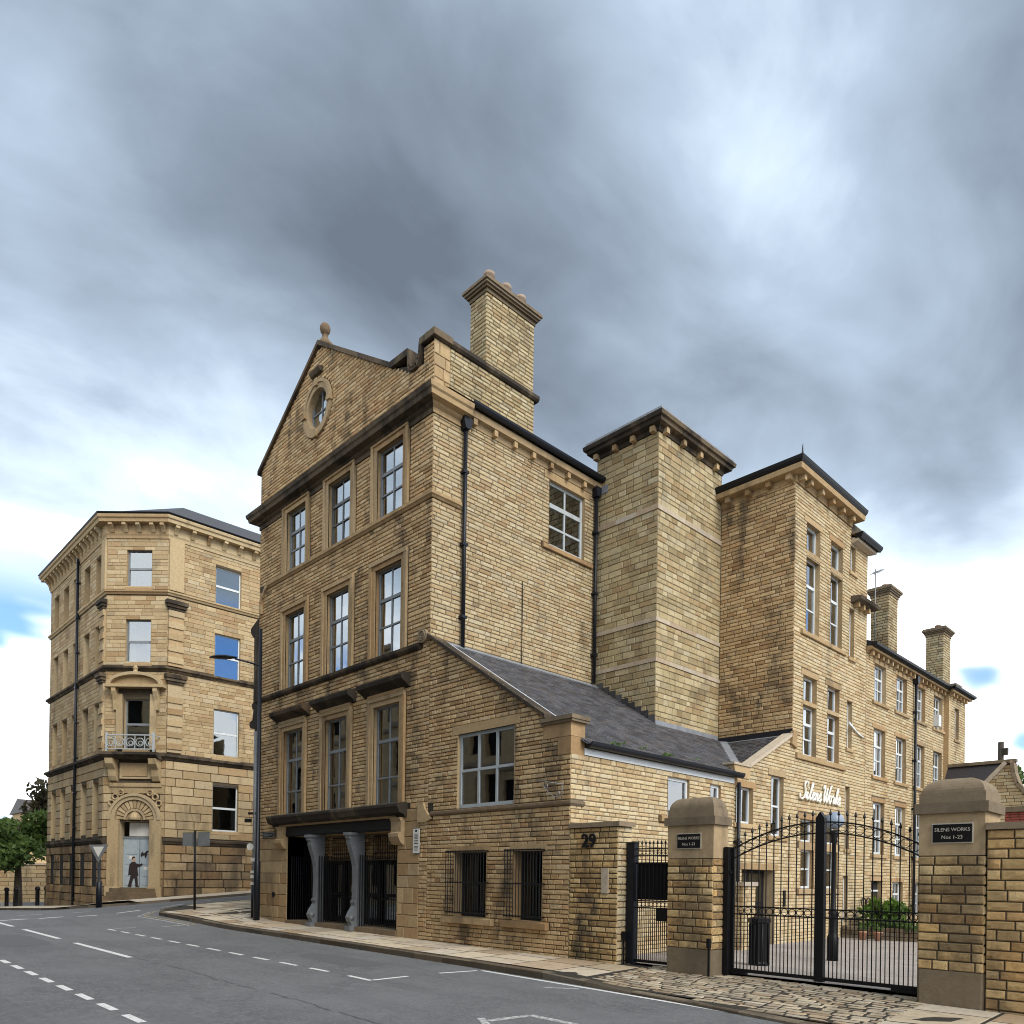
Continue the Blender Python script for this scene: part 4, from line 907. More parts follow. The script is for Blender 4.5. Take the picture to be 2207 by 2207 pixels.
for o in (wops[6], wops[8]): bx(YW, yb, 'transom', 'ash', o[0] - .002, o[1] + .002, 6.805, 6.925, -.18, .008)
for o, p in ((wops[4], .12), (wops[5], .12), (wops[10], .12), (wops[11], .25), (wops[12], .2), (wops[17], .12)): sill(YW, yb, o[0] - p * .7, o[1] + p, o[2] - .13, o[2], .05)
# deep porch with a dark glazed door
pd = Fr((4.55 - .3, 0, 0), (0, 1, 0), (0, 0, 1), (1, 0, 0))
d = bx(pd, yb, 'door', 'ironblue', 6.74, 8.5, -.08, 1.93, -.06, -.02)
for a, b, c, e in ((6.85, 7.5, .15, 1.0), (6.85, 7.5, 1.08, 1.85), (7.65, 8.35, .15, 1.0), (7.65, 8.35, 1.08, 1.85)): bx(pd, d, 'pane', 'glass2', a, b, c, e, -.021, -.012)
bx(pd, d, 'handle', 'steel', 7.56, 7.59, .8, 1.2, -.02, .03)
bx(YW, yb, 'door_lintel', 'ash', 6.55, 8.7, 1.952, 2.12, -.1, .006)
bx(YW, yb, 'intercom', 'iron', 9.0, 9.12, .95, 1.4, 0, .03)
# low gable coping and kneeler
mb = MB(); mb.poly(YW, [(7.0, 4.60), (9.44, 5.79), (9.44, 5.88), (7.0, 4.69)], -.3, .05); mb.build('verge_coping', 'band', yb)
mb = MB(); mb.poly(YW, [(6.22, 4.56), (6.30, 4.3), (7.03, 4.3), (7.03, 4.6), (6.22, 4.62)], -.25, .03); mb.build('kneeler', 'ash', yb); bx(YW, yb, 'kneeler_cap', 'band', 6.16, 7.06, 4.61, 4.67, -.28, .06)
mb = MB(); mb.poly(YW, [(9.30, 5.55), (9.62, 5.45), (9.62, 5.8), (9.5, 5.95), (9.38, 5.9)], -.02, .07); mb.build('scroll_stone', 'ash', yb)
# bracketed eaves
E2 = [(-.05, 13.02), (.02, 13.02), (.04, 13.2), (.30, 13.22), (.32, 13.36), (-.05, 13.4)]
mb = MB(); mb.mould(B1, 2.18, 4.55, E2, 0, 1); mb.mould(YW, 9.46, 13.36, E2, -1, 1); mb.mould(Fr((4.55, 13.36, 0), (-1, 0, 0), (0, 0, 1), (0, 1, 0)), 0, 2.4, E2, -1, 0); mb.build('eaves', 'ash', yb)
for y in (9.62, 10.05, 10.8, 11.54, 12.3, 13.05): bx(YW, yb, 'corbel', 'ash', y - .075, y + .075, 13.06, 13.215, -.02, .22)
for x in (2.5, 3.15, 3.8, 4.42): bx(B1, yb, 'corbel', 'ash', x - .075, x + .075, 13.06, 13.215, -.02, .22)
GP = [(.18, 13.38), (.22, 13.37), (.32, 13.38), (.36, 13.46), (.38, 13.55), (.34, 13.57), (.18, 13.52)]
mb = MB(); mb.mould(B1, 2.0, 4.55, GP, 0, 1); mb.mould(YW, 9.46, 13.36, GP, -1, 1); mb.build('gutter', 'iron', yb)
mb = MB(); hp = (3.2, 11.4, 14.2)
mb.add([(1.2, 9.1, 13.52), (4.91, 9.1, 13.52), (4.91, 13.72, 13.52), (1.2, 13.72, 13.52), (3.0, 10.9, 14.35), (3.0, 12.0, 14.35)], [(0, 1, 4), (1, 2, 5, 4), (2, 3, 5), (3, 0, 4, 5)]); mb.build('roof', 'slate', yb)
mb = MB(); mb.tube([(4.9, 9.11, 13.5), (4.9, 9.11, 13.66), (4.91, 9.10, 13.8)], [.03, .02, .008], 6); mb.build('roof_spike', 'iron', yb)
E3 = [(d, z - .58) for d, z in E2]
mb = MB(); mb.mould(YW, 13.36, 14.7, [(-.05, 12.5), (.04, 12.5), (.2, 12.55), (.22, 12.62), (-.05, 12.7)], 0, 1); mb.build('lower_eaves', 'band', yb)
mb = MB(); mb.mould(YW, 13.36, 14.7, [(.12, 12.62), (.3, 12.62), (.36, 12.74), (.36, 12.8), (.12, 12.78)], 0, 1); mb.build('gutter', 'iron', yb)
mb = MB(); mb.mould(YW, 13.38, 14.7, [(-.05, 10.62), (.02, 10.62), (.2, 10.66), (.3, 10.70), (.34, 10.78), (-.05, 10.84)], 0, 1); mb.build('bracket_ledge', 'sooty', yb)
for y in (13.62, 14.05, 14.48): bx(YW, yb, 'corbel', 'ash', y - .06, y + .06, 10.5, 10.655, -.02, .18)
mb = MB(); mb.add([(4.55, 14.7, -.1), (-.4, 14.7, -.1), (-.4, 14.7, 12.6), (4.55, 14.7, 12.6)], [(0, 1, 2, 3)]); mb.add([(4.55, 13.36, 12.5), (1, 13.36, 12.5), (1, 13.36, 13.4), (4.55, 13.36, 13.4)], [(0, 1, 2, 3)]); mb.add([(1, 13.3, 13.0), (4.7, 13.3, 12.78), (4.7, 14.9, 12.78), (1, 14.9, 13.0)], [(0, 1, 2, 3)]); mb.build('end_wall', 'yard', yb)
o = MB(); o.poly(YW, [(13.25, 6.70), (14.0, 6.48), (14.4, 6.42), (14.4, 6.45), (13.9, 6.54), (13.25, 6.78)], .02, .06); o.build('open_casement', 'white', yb)

# ------------------------------------------------------------------ long wing
lw = thing('long_wing', 'long stone wing with rows of white sash windows at the far end of the yard', 'building', (3.5, 19, 0))
lops = []
for k, y in enumerate((15.42, 17.47, 19.45, 21.5)):
    for v0, v1 in ((7.84, 9.12), (5.3, 6.92), (2.64, 4.42)): lops.append((y, y + 1.03, v0, v1, .16))
    if k: lops.append((y - .15, y + .85, .45, 1.7, .16))
lops.append((15.36, 16.33, -.05, 1.73, .16))
sheet(YW, 14.7, 22.75, -.2, 9.5, lops, lw, 'mortar_light', name='yard_wall')
ll = [(o[0] - .12, o[1] + .12, o[3], o[3] + .15) for o in lops]; ls = [(o[0] - .18, o[1] + .22, o[2] - .13, o[2]) for o in lops[:12] if True]
lay(YW, lw, 'yard', pieces(-.1, 9.3, (14.7, 22.75), lops + ll + ls, .1, .18, .42, hv=.1, keys=(9.12, 7.84, 6.92, 5.3, 4.42, 2.64, 1.7)), n_ind=60, seed=23, rough=.003)
for o in lops: 
    if o[2] > -.04: window(YW, lw, o, (.36, .68), (.33, .66), 'white', .13, .06, .035, meet=1, rd=.9)
for a, b, c, d in ll: bx(YW, lw, 'lintel', 'ash', a, b, c + .002, d, -.1, .006)
for o in lops[:15]:
    if o[2] > 0: sill(YW, lw, o[0] - .18, o[1] + .22, o[2] - .13, o[2] - .004, .06)
dr = bx(YW, lw, 'door', 'dark', 15.38, 16.31, -.05, 1.72, -.2, -.15); bx(YW, dr, 'pane', 'glass2', 15.6, 16.1, .6, 1.3, -.151, -.14); bx(YW, dr, 'transom_bar', 'white', 15.38, 16.31, 1.36, 1.42, -.15, -.12)
bf = YF(4.74); bop = [(23.5, 24.0, 7.62, 8.93, .14), (23.5, 24.0, 5.1, 6.6, .14)]
sheet(bf, 22.75, 24.9, -.2, 9.5, bop, lw, 'mortar_light', name='end_bay')
lay(bf, lw, 'yard', pieces(-.1, 9.3, (22.75, 24.9), bop, .1, .18, .42), n_ind=0, seed=24)
mb = MB(); mb.box(SFy(22.75), 4.5, 4.728, -.1, 9.4, -.3, -.002); mb.build('bay_return', 'street', lw)
for o in bop: window(bf, lw, o, (), (.5,), 'white', .12, .05, rd=.8); sill(bf, lw, o[0] - .1, o[1] + .1, o[2] - .12, o[2], .05)
LE = [(-.05, 9.3), (.03, 9.3), (.05, 9.38), (.2, 9.4), (.22, 9.5), (-.05, 9.52)]; LG = [(.16, 9.5), (.24, 9.46), (.33, 9.52), (.34, 9.6), (.16, 9.6)]
mb = MB(); mb.mould(YW, 14.7, 22.75, LE); mb.mould(bf, 22.72, 24.9, LE, -1, 1); mb.build('eaves', 'ash', lw)
mb = MB(); mb.mould(YW, 14.7, 22.8, LG); mb.mould(bf, 22.72, 24.9, LG, -1, 1); mb.build('gutter', 'iron', lw)
y = 14.95
while y < 24.8:
    f = YW if y < 22.7 else bf; bx(f, lw, 'corbel', 'ash', y - .05, y + .05, 9.24, 9.395, -.02, .15); y += .44
downpipe(YW, lw, 19.2, 0, 9.1)
mb = MB(); mb.add([(4.85, 14.7, 9.6), (4.85, 25.2, 9.6), (1.5, 25.2, 11.0), (1.5, 14.7, 11.0)], [(0, 1, 2, 3)]); mb.add([(1.5, 14.7, 11.), (1.5, 25.2, 11.), (-2, 25.2, 9.6), (-2, 14.7, 9.6)], [(0, 1, 2, 3)]); mb.build('roof', 'slate', lw)
mb = MB(); mb.add([(4.74, 24.9, -.1), (-2, 24.9, -.1), (-2, 24.9, 9.6), (4.74, 24.9, 9.6)], [(0, 1, 2, 3)]); mb.build('end_wall', 'yard', lw)
chimney(lw, 3.25, 3.92, 18.42, 19.32, 9.6, 12.42, [(3.6, 18.9)], seed=61, n=0, flare=.13, pot=.12, ph=.25)
chimney(lw, 3.2, 3.92, 25.66 - .9, 25.7, 9.6, 12.42, [(3.55, 25.2)], seed=62, n=0, flare=.13, pot=.12, ph=.25)
mb = MB(); mb.box(WB, 3.4, 4.0, 26., 26.6, 9., 10.3); mb.box(WB, 3.3, 4.1, 25.9, 26.7, 10.3, 10.5); mb.build('end_stack', 'cap', lw)
bx(YW, lw, 'vent_box', 'white', 21.45, 21.75, 7.86, 8.3, 0, .2)
a = thing('tv_aerial', 'thin television aerial on a mast beside the yard roof chimney', 'aerial', (3.5, 18.2, 10.3))
roundpipe(a, 'mast', 'steel', [(3.5, 18.2, 10.2), (3.5, 18.2, 13.4)], .02, 6); roundpipe(a, 'boom', 'steel', [(3.5, 18.05, 13.15), (3.5, 18.75, 13.55)], .015, 5)
for i in range(5): y = 18.1 + i * .13; z = 13.2 + i * .07; roundpipe(a, 'element', 'steel', [(3.3, y, z), (3.7, y, z)], .008, 4)

# ------------------------------------------------------------------ gate pillars, pier, boundary wall
PS = stone
def pillar(label, x0, x1, dep, zg, seed, rc):
    p = thing('gate_pillar', label, 'pillar', ((x0 + x1) / 2, dep / 2, zg), 'stone pillars of the yard gate')
    z0 = .46; mb = MB(); mb.box(WB, x0 + .014, x1 - .014, .014, dep - .014, zg - .1, 2.02, .5); mb.build('core', 'mortar', p)
    mb = MB(); e = .012; mb.poly(WB, [(x0 - .004, .03), (x0 + .03, -.004), (x1 - .03, -.004), (x1 + .004, .03), (x1 + .004, dep), (x0 - .004, dep)], zg - .1, z0, .3); mb.build('plinth_block', 'cap' if rc else 'ash', p)
    h = (2.0 - z0) / 12
    for fr, a, b, k in ((SF, x0, x1, 0), (YF(x1), 0, dep, 1), (WF(x0), -dep, 0, 2)):
        lay(fr, p, 'pillar', pieces(z0, 2.0, (a, b), (), h, .2, .42, r=random.Random(seed + k), hv=.08), n_ind=60, joint=.014, proud=.016, rough=.005, rock=.014, d0=-.014, seed=seed + k)
    mb = MB(); mb.box(WB, x0 + .002, x1 - .002, .002, dep - .002, 2.005, 2.57, .5); mb.build('name_block', 'ash', p)
    mb = MB(); mb.box(WB, x0 - .045, x1 + .045, -.045, dep + .045, 2.57, 2.71, .2); mb.box(WB, x0 - .0, x1 + .0, -.0, dep, 2.71, 2.85, .7)
    # quarter-round top
    n = 8; prof = [(0, 0)]
    vs = []; fs = []; hgt = .21; ins = min(dep * .40, .28)
    for i in range(n + 1):
        a = RD(90 * i / n); o = ins * (1 - math.cos(a)); z = 2.85 + hgt * math.sin(a)
        vs += [(x0 + .02 + o, .02 + o, z), (x1 - .02 - o, .02 + o, z), (x1 - .02 - o, dep - .02 - o, z), (x0 + .02 + o, dep - .02 - o, z)]
    for i in range(n):
        for j in range(4): fs.append((i * 4 + j, i * 4 + (j + 1) % 4, i * 4 + 4 + (j + 1) % 4, i * 4 + 4 + j))
    fs.append((n * 4, n * 4 + 1, n * 4 + 2, n * 4 + 3)); mb.add(vs, fs, .6); mb.build('domed_cap', 'cap', p)
    return p
pillar('stone gate pillar with domed cap standing between the small gate and the tall gates', 6.84, 7.75, .46, .06, 71, 1)
pillar('broad stone gate pillar with domed cap joined to the boundary wall', 10.92, 11.72, .72, .0, 74, 1)
for x0, x1, w in ((7.05, 7.5, 'fixed to the pillar beside the small gate'), (11.1, 11.57, 'fixed to the pillar joined to the boundary wall')):
    s = thing('name_plaque', 'black name plaque with pale rim ' + w, 'sign', ((x0 + x1) / 2, 0, 2.3), 'name plaques on the gate pillars')
    bx(SF, s, 'rim', 'gold', x0 - .015, x1 + .015, 2.165, 2.435, -.004, .012); bx(SF, s, 'board', 'board', x0, x1, 2.18, 2.42, .012, .02)
    m_ = (x0 + x1) / 2; text('SILENS WORKS', .068, (m_, -.021, 2.325), (1, 0, 0), (0, 0, 1), s, 'gold', ext=.001, sx=.93); text('Nos 1-23', .068, (m_, -.021, 2.225), (1, 0, 0), (0, 0, 1), s, 'gold', ext=.001)
pr = thing('numbered_pier', 'rough stone pier with flat coping and large black number 29', 'wall', (5.15, .2, .05))
mb = MB(); mb.box(WB, 4.56, 5.736, .014, .42, -.1, 2.62, .5); mb.build('core', 'mortar', pr)
lay(SF, pr, 'pier', pieces(-.0, 2.62, (4.55, 5.75), (), .105, .14, .4, r=random.Random(81), hv=.2), n_ind=300, joint=.016, proud=.018, rough=.007, rock=.014, seed=81)
lay(YF(5.75), pr, 'yard', pieces(-.0, 2.62, (0, .43), (), .115, .18, .3, r=random.Random(82), hv=.2), n_ind=60, joint=.014, proud=.016, rough=.005, rock=.01, seed=82)
mb = MB(); mb.poly(WB, [(4.56, -.05), (5.2, -.05), (5.81, -.05), (5.81, .46), (4.56, .46)], 2.62, 2.71); mb.build('coping', 'cap', pr)
bx(SF, pr, 'letter_plate', 'band', 5.38, 5.54, 1.36, 1.84, 0., .03)
n29 = text('29', .36, (5.08, -.055, 2.24), (1, 0, 0), (0, 0, 1), None, 'iron', 'house_number', .012, bold=.008); tag(n29, 'large black number 29 fixed high on the rough stone pier', 'number')
bw = thing('boundary_wall', 'coursed rough stone boundary wall with flat coping running from the broad gate pillar', 'wall', (14, .2, 0))
mb = MB(); mb.box(WB, 11.74, 18, .014, .4, -.2, 2.33, .5); mb.build('core', 'mortar', bw)
lay(SF, bw, 'pillar', pieces(-.12, 2.33, (11.735, 18), (), .128, .22, .5, r=random.Random(83), hv=.12), n_ind=120, joint=.014, proud=.016, rough=.006, rock=.014, seed=83)
x = 11.73
while x < 18: bx(SF, bw, 'coping_stone', 'cap', x, x + .59, 2.332, 2.42, -.45, .04); x += .6

# ------------------------------------------------------------------ gates
GY = .42; GF = SFy(GY)
def archz(x): return 2.17 + .40 * (1 - ((x - 9.36) / 1.5) ** 2) - (.0)
def leaf(a, b, label, nb):
    g_ = thing('yard_gate', label, 'gate', ((a + b) / 2, GY, .1), 'pair of tall yard gates')
    bx(GF, g_, 'bottom_rail', 'iron', a, b, .10, .155, -.02, .02)
    for z in (1.06, 1.19): bx(GF, g_, 'lock_rail', 'iron', a, b, z, z + .022, -.012, .012)
    for dz in (0., -.17):
        mb = MB(); n = 16
        for i in range(n):
            x0, x1 = a + (b - a) * i / n, a + (b - a) * (i + 1) / n; mb.poly(GF, [(x0, archz(x0) + dz - .022), (x1, archz(x1) + dz - .022), (x1, archz(x1) + dz), (x0, archz(x0) + dz)], -.012, .012, .5)
        mb.build('arched_rail', 'iron', g_)
    sp = (b - a) / nb
    rm = None
    for i in range(nb):
        x = a + sp * (i + .5); picket(g_, GF, x, .12, archz(x) + .07, 0, .0095, .12)
        if i: picket(g_, GF, a + sp * i, .12, 1.07, 0, .0085)
        for zc in (1.135, None):
            for xx in ((a + sp * i + .001,) if i else ()):
                z = zc if zc else archz(xx) - .096; mb = MB(); mb.ring(GF.P(xx, z, 0), GF.u, GF.v, .053 if zc else .064, .006, 14, 5, .5); mb.build('ring', 'iron', g_)
    return g_
g1 = leaf(7.9, 9.31, 'black iron arched gate leaf with spear tops, hung beside the slimmer pillar', 11)
bx(GF, g1, 'hinge_stile', 'iron', 7.86, 7.91, .08, 2.2, -.025, .025); mb = MB(); mb.poly(GF, [(9.31, .08), (9.45, .08), (9.45, 2.62), (9.38, 2.72), (9.31, 2.62)], -.05, .05); mb.build('meeting_stile', 'iron', g1)
bx(GF, g1, 'foot_plate', 'iron', 7.86, 8.15, .06, .1, -.04, .04)
g2 = leaf(9.46, 10.86, 'black iron arched gate leaf with spear tops, hung beside the broad pillar', 11)
bx(GF, g2, 'foot_plate', 'iron', 10.45, 10.86, .05, .1, -.05, .05); bx(GF, g2, 'hinge_stile', 'iron', 10.86, 10.9, .08, 2.2, -.025, .025)
hp = thing('gate_post', 'black square steel hinge post against the slimmer gate pillar', 'post', (7.83, .36, .06)); bx(SFy(.36), hp, 'shaft', 'iron', 7.765, 7.85, .02, 2.2, -.06, .06); bx(SFy(.36), hp, 'hinge', 'iron', 7.84, 7.88, 1.75, 1.8, -.03, .03)
for x, y, lb in ((5.80, .14, 'the numbered pier'), (7.72, -.06, 'the slimmer gate pillar')):
    h_ = thing('gate_stop', 'short black iron gate stop by the foot of ' + lb, 'stop', (x, y, .05), 'gate stops'); bx(SFy(y), h_, 'rod', 'iron', x - .014, x + .014, .0, .55, -.012, .012); bx(SFy(y), h_, 'head', 'iron', x - .03, x + .03, .5, .66, -.03, .03)
pg = thing('pedestrian_gate', 'narrow black iron gate with dark mesh panel beside the numbered pier', 'gate', (6.3, .3, .1)); PG = SFy(.3)
bx(PG, pg, 'post', 'ironblue', 5.78, 5.94, .06, 2.3, -.07, .07); bx(PG, pg, 'post_cap', 'ironblue', 5.77, 5.95, 2.3, 2.33, -.08, .08)
for z, hh in ((.1, .05), (1.1, .022), (1.23, .022), (1.92, .03), (2.06, .022), (2.19, .022)): bx(PG, pg, 'rail', 'iron', 5.95, 6.82, z, z + hh, -.015, .015)
for i in range(10):
    x = 5.99 + .086 * i; picket(pg, PG, x, .12, 2.26, 0, .009, .10); picket(pg, PG, x + .043, .12, 1.1, 0, .008)
    if i < 9:
        for z in (1.176, 2.135): mb = MB(); mb.ring(PG.P(x + .043, z, 0), PG.u, PG.v, .04, .006, 12, 5, .5); mb.build('ring', 'iron', pg)
bx(PG, pg, 'mesh_panel', 'iron', 5.96, 6.82, 1.26, 1.92, -.03, -.02); bx(PG, pg, 'lock_box', 'iron', 6.42, 6.66, .88, 1.1, -.04, .03)

# ------------------------------------------------------------------ things in the yard
b = thing('litter_bin', 'black fluted square litter bin standing behind the gate', 'bin', (7.36, 2.3, 0))
mb = MB(); mb.lathe((7.36, 2.34, yardz(7, 2.3)), [(.19, 0), (.2, .05), (.185, .08), (.185, .80), (.21, .83), (.21, .9), (.12, .93)], 8, .5, ph=RD(22.5)); mb.build('body', 'iron', b)
for i in range(8): w = RD(45 * i); roundpipe(b, 'rib', 'iron', [(7.36 + .185 * math.cos(w), 2.34 + .185 * math.sin(w), .05), (7.36 + .185 * math.cos(w), 2.34 + .185 * math.sin(w), .82)], .018, 6)
yl = thing('yard_lamp', 'old style black lamp post with a domed grey-blue lantern inside the yard', 'lamp post', (7.5, 5.35, -.07)); c = (7.5, 5.35, -.07)
mb = MB(); mb.lathe(c, [(.12, 0), (.12, .5), (.10, .55), (.085, .62), (.085, 1.0), (.10, 1.04), (.06, 1.1), (.05, 1.6), (.045, 2.55), (.08, 2.6), (.06, 2.66), (.10, 2.74), (.09, 2.84)], 12, .5); mb.build('post', 'iron', yl, smooth=True)
M['dome'] = plain('blue_grey_dome', (.22, .27, .34), .35); mb = MB(); mb.lathe((7.5, 5.35, 2.80), [(.07, 0), (.17, .06), (.205, .14), (.20, .22), (.15, .31), (.06, .37), (.01, .38)], 18, .5); mb.build('lantern', 'dome', yl, smooth=True)
sw = thing('stub_wall', 'short pale stone wall with coping beside the yard porch', 'wall', (4.9, 6.3, 0)); F5 = SFy(6.0)
mb = MB(); mb.box(WB, 4.56, 4.98, 6.02, 6.6, -.1, 1.52, .5); mb.build('core', 'mortar_light', sw); lay(F5, sw, 'yard', pieces(-.1, 1.52, (4.56, 5.0), (), .1, .18, .3), n_ind=20, seed=91); lay(YF(5.0), sw, 'yard', pieces(-.1, 1.52, (6.0, 6.62), (), .1, .18, .3), n_ind=20, seed=92)
bx(F5, sw, 'coping', 'band', 4.56, 5.05, 1.52, 1.62, -.68, .05)
pb = thing('planter_bed', 'low stone planter bed along the long wing', 'planter', (6, 15, 0))
px0, px1, py0, py1 = 4.6, 6.9, 12.9, 15.4
for f, a, b_ in ((SFy(py0), px0, px1), (YF(px1), py0, py1)): lay(f, pb, 'cap', pieces(-.1, .3, (a, b_), (), .13, .3, .5), n_ind=30, seed=93)
mb = MB(); mb.box(WB, px0, px1 - .02, py0 + .02, py1, -.1, .27); mb.build('soil', 'joint', pb)
def leaves(mb, c, rx, ry, rz, n, s, r, hollow=.4, upb=0.):
    for _ in range(n):
        while True:
            p = Vector((r.uniform(-1, 1), r.uniform(-1, 1), r.uniform(-1, 1)))
            if hollow < p.length < 1: break
        q = Vector((c[0] + p.x * rx, c[1] + p.y * ry, c[2] + p.z * rz)); a = Vector((r.gauss(0, 1), r.gauss(0, 1), r.gauss(0, .6) + upb)).normalized(); b2 = a.orthogonal().normalized(); b2.rotate(Matrix.Rotation(r.uniform(0, 6.28), 3, a)); k = s * r.uniform(.6, 1.3)
        mb.add([q - b2 * k * .35, q + a.cross(b2) * k * .35 + a * .0, q + b2 * k, q - a.cross(b2) * k * .35], [(0, 1, 2, 3)], min(1, max(0, .5 + .35 * p.z + r.uniform(-.35, .35))))
r5 = random.Random(5)
sh = thing('yard_shrub', 'bushy bright green shrub in the planter by the long wing', 'shrub', (6.4, 14.9, .25))
mb = MB()
for i in range(9): w = r5.uniform(0, 6.28); roundpipe(sh, 'stem', 'bark', [(5.45 + .1 * math.cos(w), 14. + .1 * math.sin(w), .2), (5.45 + .6 * math.cos(w), 14. + .6 * math.sin(w), 1.0)], [.02, .008], 5)
for i in range(24): leaves(mb, (5.5 + r5.uniform(-.5, .5), 14. + r5.uniform(-.5, .5), .5 + r5.uniform(-.2, .5)), .26, .26, .22, 60, .13, r5, .0)
mb.build('foliage', 'leaf2', sh, 'stuff')
mb = MB(); s3 = thing('low_plant', 'low dark green plant spilling over the planter edge', 'shrub', (8.2, 14, .3))
for i in range(12): leaves(mb, (5.2 + i * .14, 13.1 + r5.uniform(-.2, .3), .38), .2, .2, .16, 40, .1, r5, .0)
mb.build('foliage', 'leaf', s3, 'stuff')
for i, (x, y) in enumerate(((5.45, 12.35), (5.85, 12.45))):
    p_ = thing('plant_pot', 'round terracotta pot by the planter, ' + ('nearer the building' if i == 0 else 'nearer the shrub'), 'pot', (x, y, -.08), 'terracotta pots'); mb = MB(); mb.lathe((x, y, -.08), [(.08, 0), (.12, .22), (.14, .23), (.14, .27), (.11, .27)], 14); mb.build('body', 'terra', p_, smooth=True); mb = MB(); leaves(mb, (x, y, .27), .14, .14, .12, 40, .08, r5, 0); mb.build('plant', 'leaf', p_)
for i, y in enumerate((14.55, 14.95)):
    p_ = thing('wall_basket', 'half-round black wall basket near the long wing door, ' + ('farther from the door' if i == 0 else 'next to the door'), 'basket', (4.6, y, .9), 'wall baskets'); mb = MB(); mb.ring((4.62, y, 1.0), (0, 1, 0), (0, 0, 1), .16, .02, 14, 5); mb.build('hoop', 'iron', p_)

mb = MB()
for k_, (u, n) in enumerate(((1.25, 60), (1.5, 50), (2.4, 30), (3.1, 70), (3.35, 50), (4.4, 20))):
    c_ = RF.P(u, .12 + .05 * (k_ % 3), .06); leaves(mb, c_, .13, .08, .03, n // 3, .045, r5, 0)
mb.build('gutter_weeds', 'leaf2', lt, 'stuff')
# script sign: hand-drawn strokes, raised off the wall
def smooth_path(P, n=6):
    P = [Vector((a, b, 0)) for a, b in P]; out = []
    for i in range(len(P) - 1):
        p0, p1, p2, p3 = P[max(i - 1, 0)], P[i], P[i + 1], P[min(i + 2, len(P) - 1)]
        for k in range(n):
            t = k / n; out.append(.5 * ((2 * p1) + (p2 - p0) * t + (2 * p0 - 5 * p1 + 4 * p2 - p3) * t * t + (3 * p1 - p0 - 3 * p2 + p3) * t ** 3))
    return out + [P[-1]]
G_ = {'S': ([[(1.75, 1.75), (1.45, 2.15), (1.05, 2.1), (.9, 1.7), (1.15, 1.25), (1.3, .7), (1.0, .15), (.5, 0), (.1, .2), (.0, .6)]], 1.5), 'i': ([[(0, .1), (.35, .9), (.3, .25), (.45, .02), (.75, .3)], [(.45, 1.35), (.5, 1.45)]], .7),
 'l': ([[(0, .1), (.5, 1.1), (.75, 1.95), (.6, 2.05), (.42, 1.2), (.35, .3), (.5, .02), (.8, .3)]], .75), 'e': ([[(0, .2), (.45, .5), (.62, .85), (.45, 1.), (.25, .7), (.22, .3), (.45, .02), (.85, .3)]], .8),
 'n': ([[(0, .7), (.2, .95), (.2, .0)], [(.2, .5), (.5, .95), (.68, .8), (.65, .2), (.8, .02), (1.05, .3)]], 1.0), 's': ([[(0, .2), (.45, 1.05), (.5, .6), (.6, .25), (.4, .0), (.15, .1)], [(.55, .1), (.85, .3)]], .85),
 'W': ([[(0, 1.7), (.25, 2.1), (.45, 1.9), (.4, .8), (.55, .05), (.95, 1.0), (1.1, 1.9), (1.05, .7), (1.25, .05), (1.65, 1.0), (1.95, 2.15), (2.2, 2.2)]], 1.75), 'o': ([[(.45, 1.), (.15, .75), (.12, .25), (.4, .0), (.65, .3), (.65, .75), (.45, 1.), (.75, .85), (1.0, .9)]], .9),
 'r': ([[(0, .85), (.2, 1.05), (.35, .85), (.55, .85), (.45, .3), (.55, .02), (.8, .3)]], .75), 'k': ([[(0, .1), (.45, 1.1), (.7, 1.95), (.5, 2.0), (.35, 1.0), (.3, .0)], [(.32, .5), (.65, .95), (.7, .7), (.4, .5), (.65, .1), (.95, .2)]], .9)}
sg = thing('wall_sign', 'raised cream script lettering high on the yard wall above the gates', 'sign', (4.6, 11.3, 4.2)); cur = 0.
chars = 'SilensWorks'; adv = [(G_[c][1]) for c in chars]; tot = sum(adv) + .9; sc_ = 3.0 / tot; lh = .24
for i, ch in enumerate(chars):
    if ch == 'W': cur += .15
    mb = MB()
    for P in G_[ch][0]:
        sp = smooth_path(P)
        for d_, rr in ((.05, .03),): mb.tube([YW.P(9.82 + (cur + q.x + q.y * .28) * sc_, 4.05 + q.y * lh, d_) for q in sp], rr, 6, .5)
    mb.build('letter', 'pink', sg, smooth=True); cur += G_[ch][1]

# ------------------------------------------------------------------ small fittings on the street front
s = thing('information_sign', 'narrow upright white sign with dark text on the ashlar beside the columned entrance', 'sign', (-.39, -.02, 2.5))
bx(SF, s, 'board', 'plate', -.52, -.27, 2.2, 2.8, .02, .035); bx(SF, s, 'edge', 'iron', -.53, -.26, 2.185, 2.81, .012, .02)
for i, (v, h_, w) in enumerate(((2.72, .05, .08), (2.66, .015, .15), (2.62, .015, .12), (2.585, .02, .16), (2.55, .012, .13), (2.50, .015, .16), (2.47, .012, .12), (2.43, .02, .15), (2.36, .012, .16), (2.33, .012, .15), (2.30, .012, .16), (2.27, .012, .12))): bx(SF, s, 'text_line', 'iron', -.395 - w / 2, -.395 + w / 2, v, v + h_, .035, .0365)
s = thing('street_nameplate', 'dark street nameplate with pale border on the corner ashlar', 'sign', (-8.1, -.02, 2.9)); bx(SF, s, 'border', 'steel', -8.48, -7.74, 2.80, 2.97, .02, .03); bx(SF, s, 'board', 'board', -8.45, -7.77, 2.82, 2.95, .03, .036)
for i, w in enumerate((.05, .04, .05, .03, .05, .05, .04)): bx(SF, s, 'glyph', 'steel', -8.38 + i * .08, -8.38 + i * .08 + w, 2.86, 2.915, .036, .0375)
br_ = thing('sign_bracket', 'empty scrolled grey iron bracket under the kneeler of the lean-to', 'bracket', (4.2, -.1, 3.4))
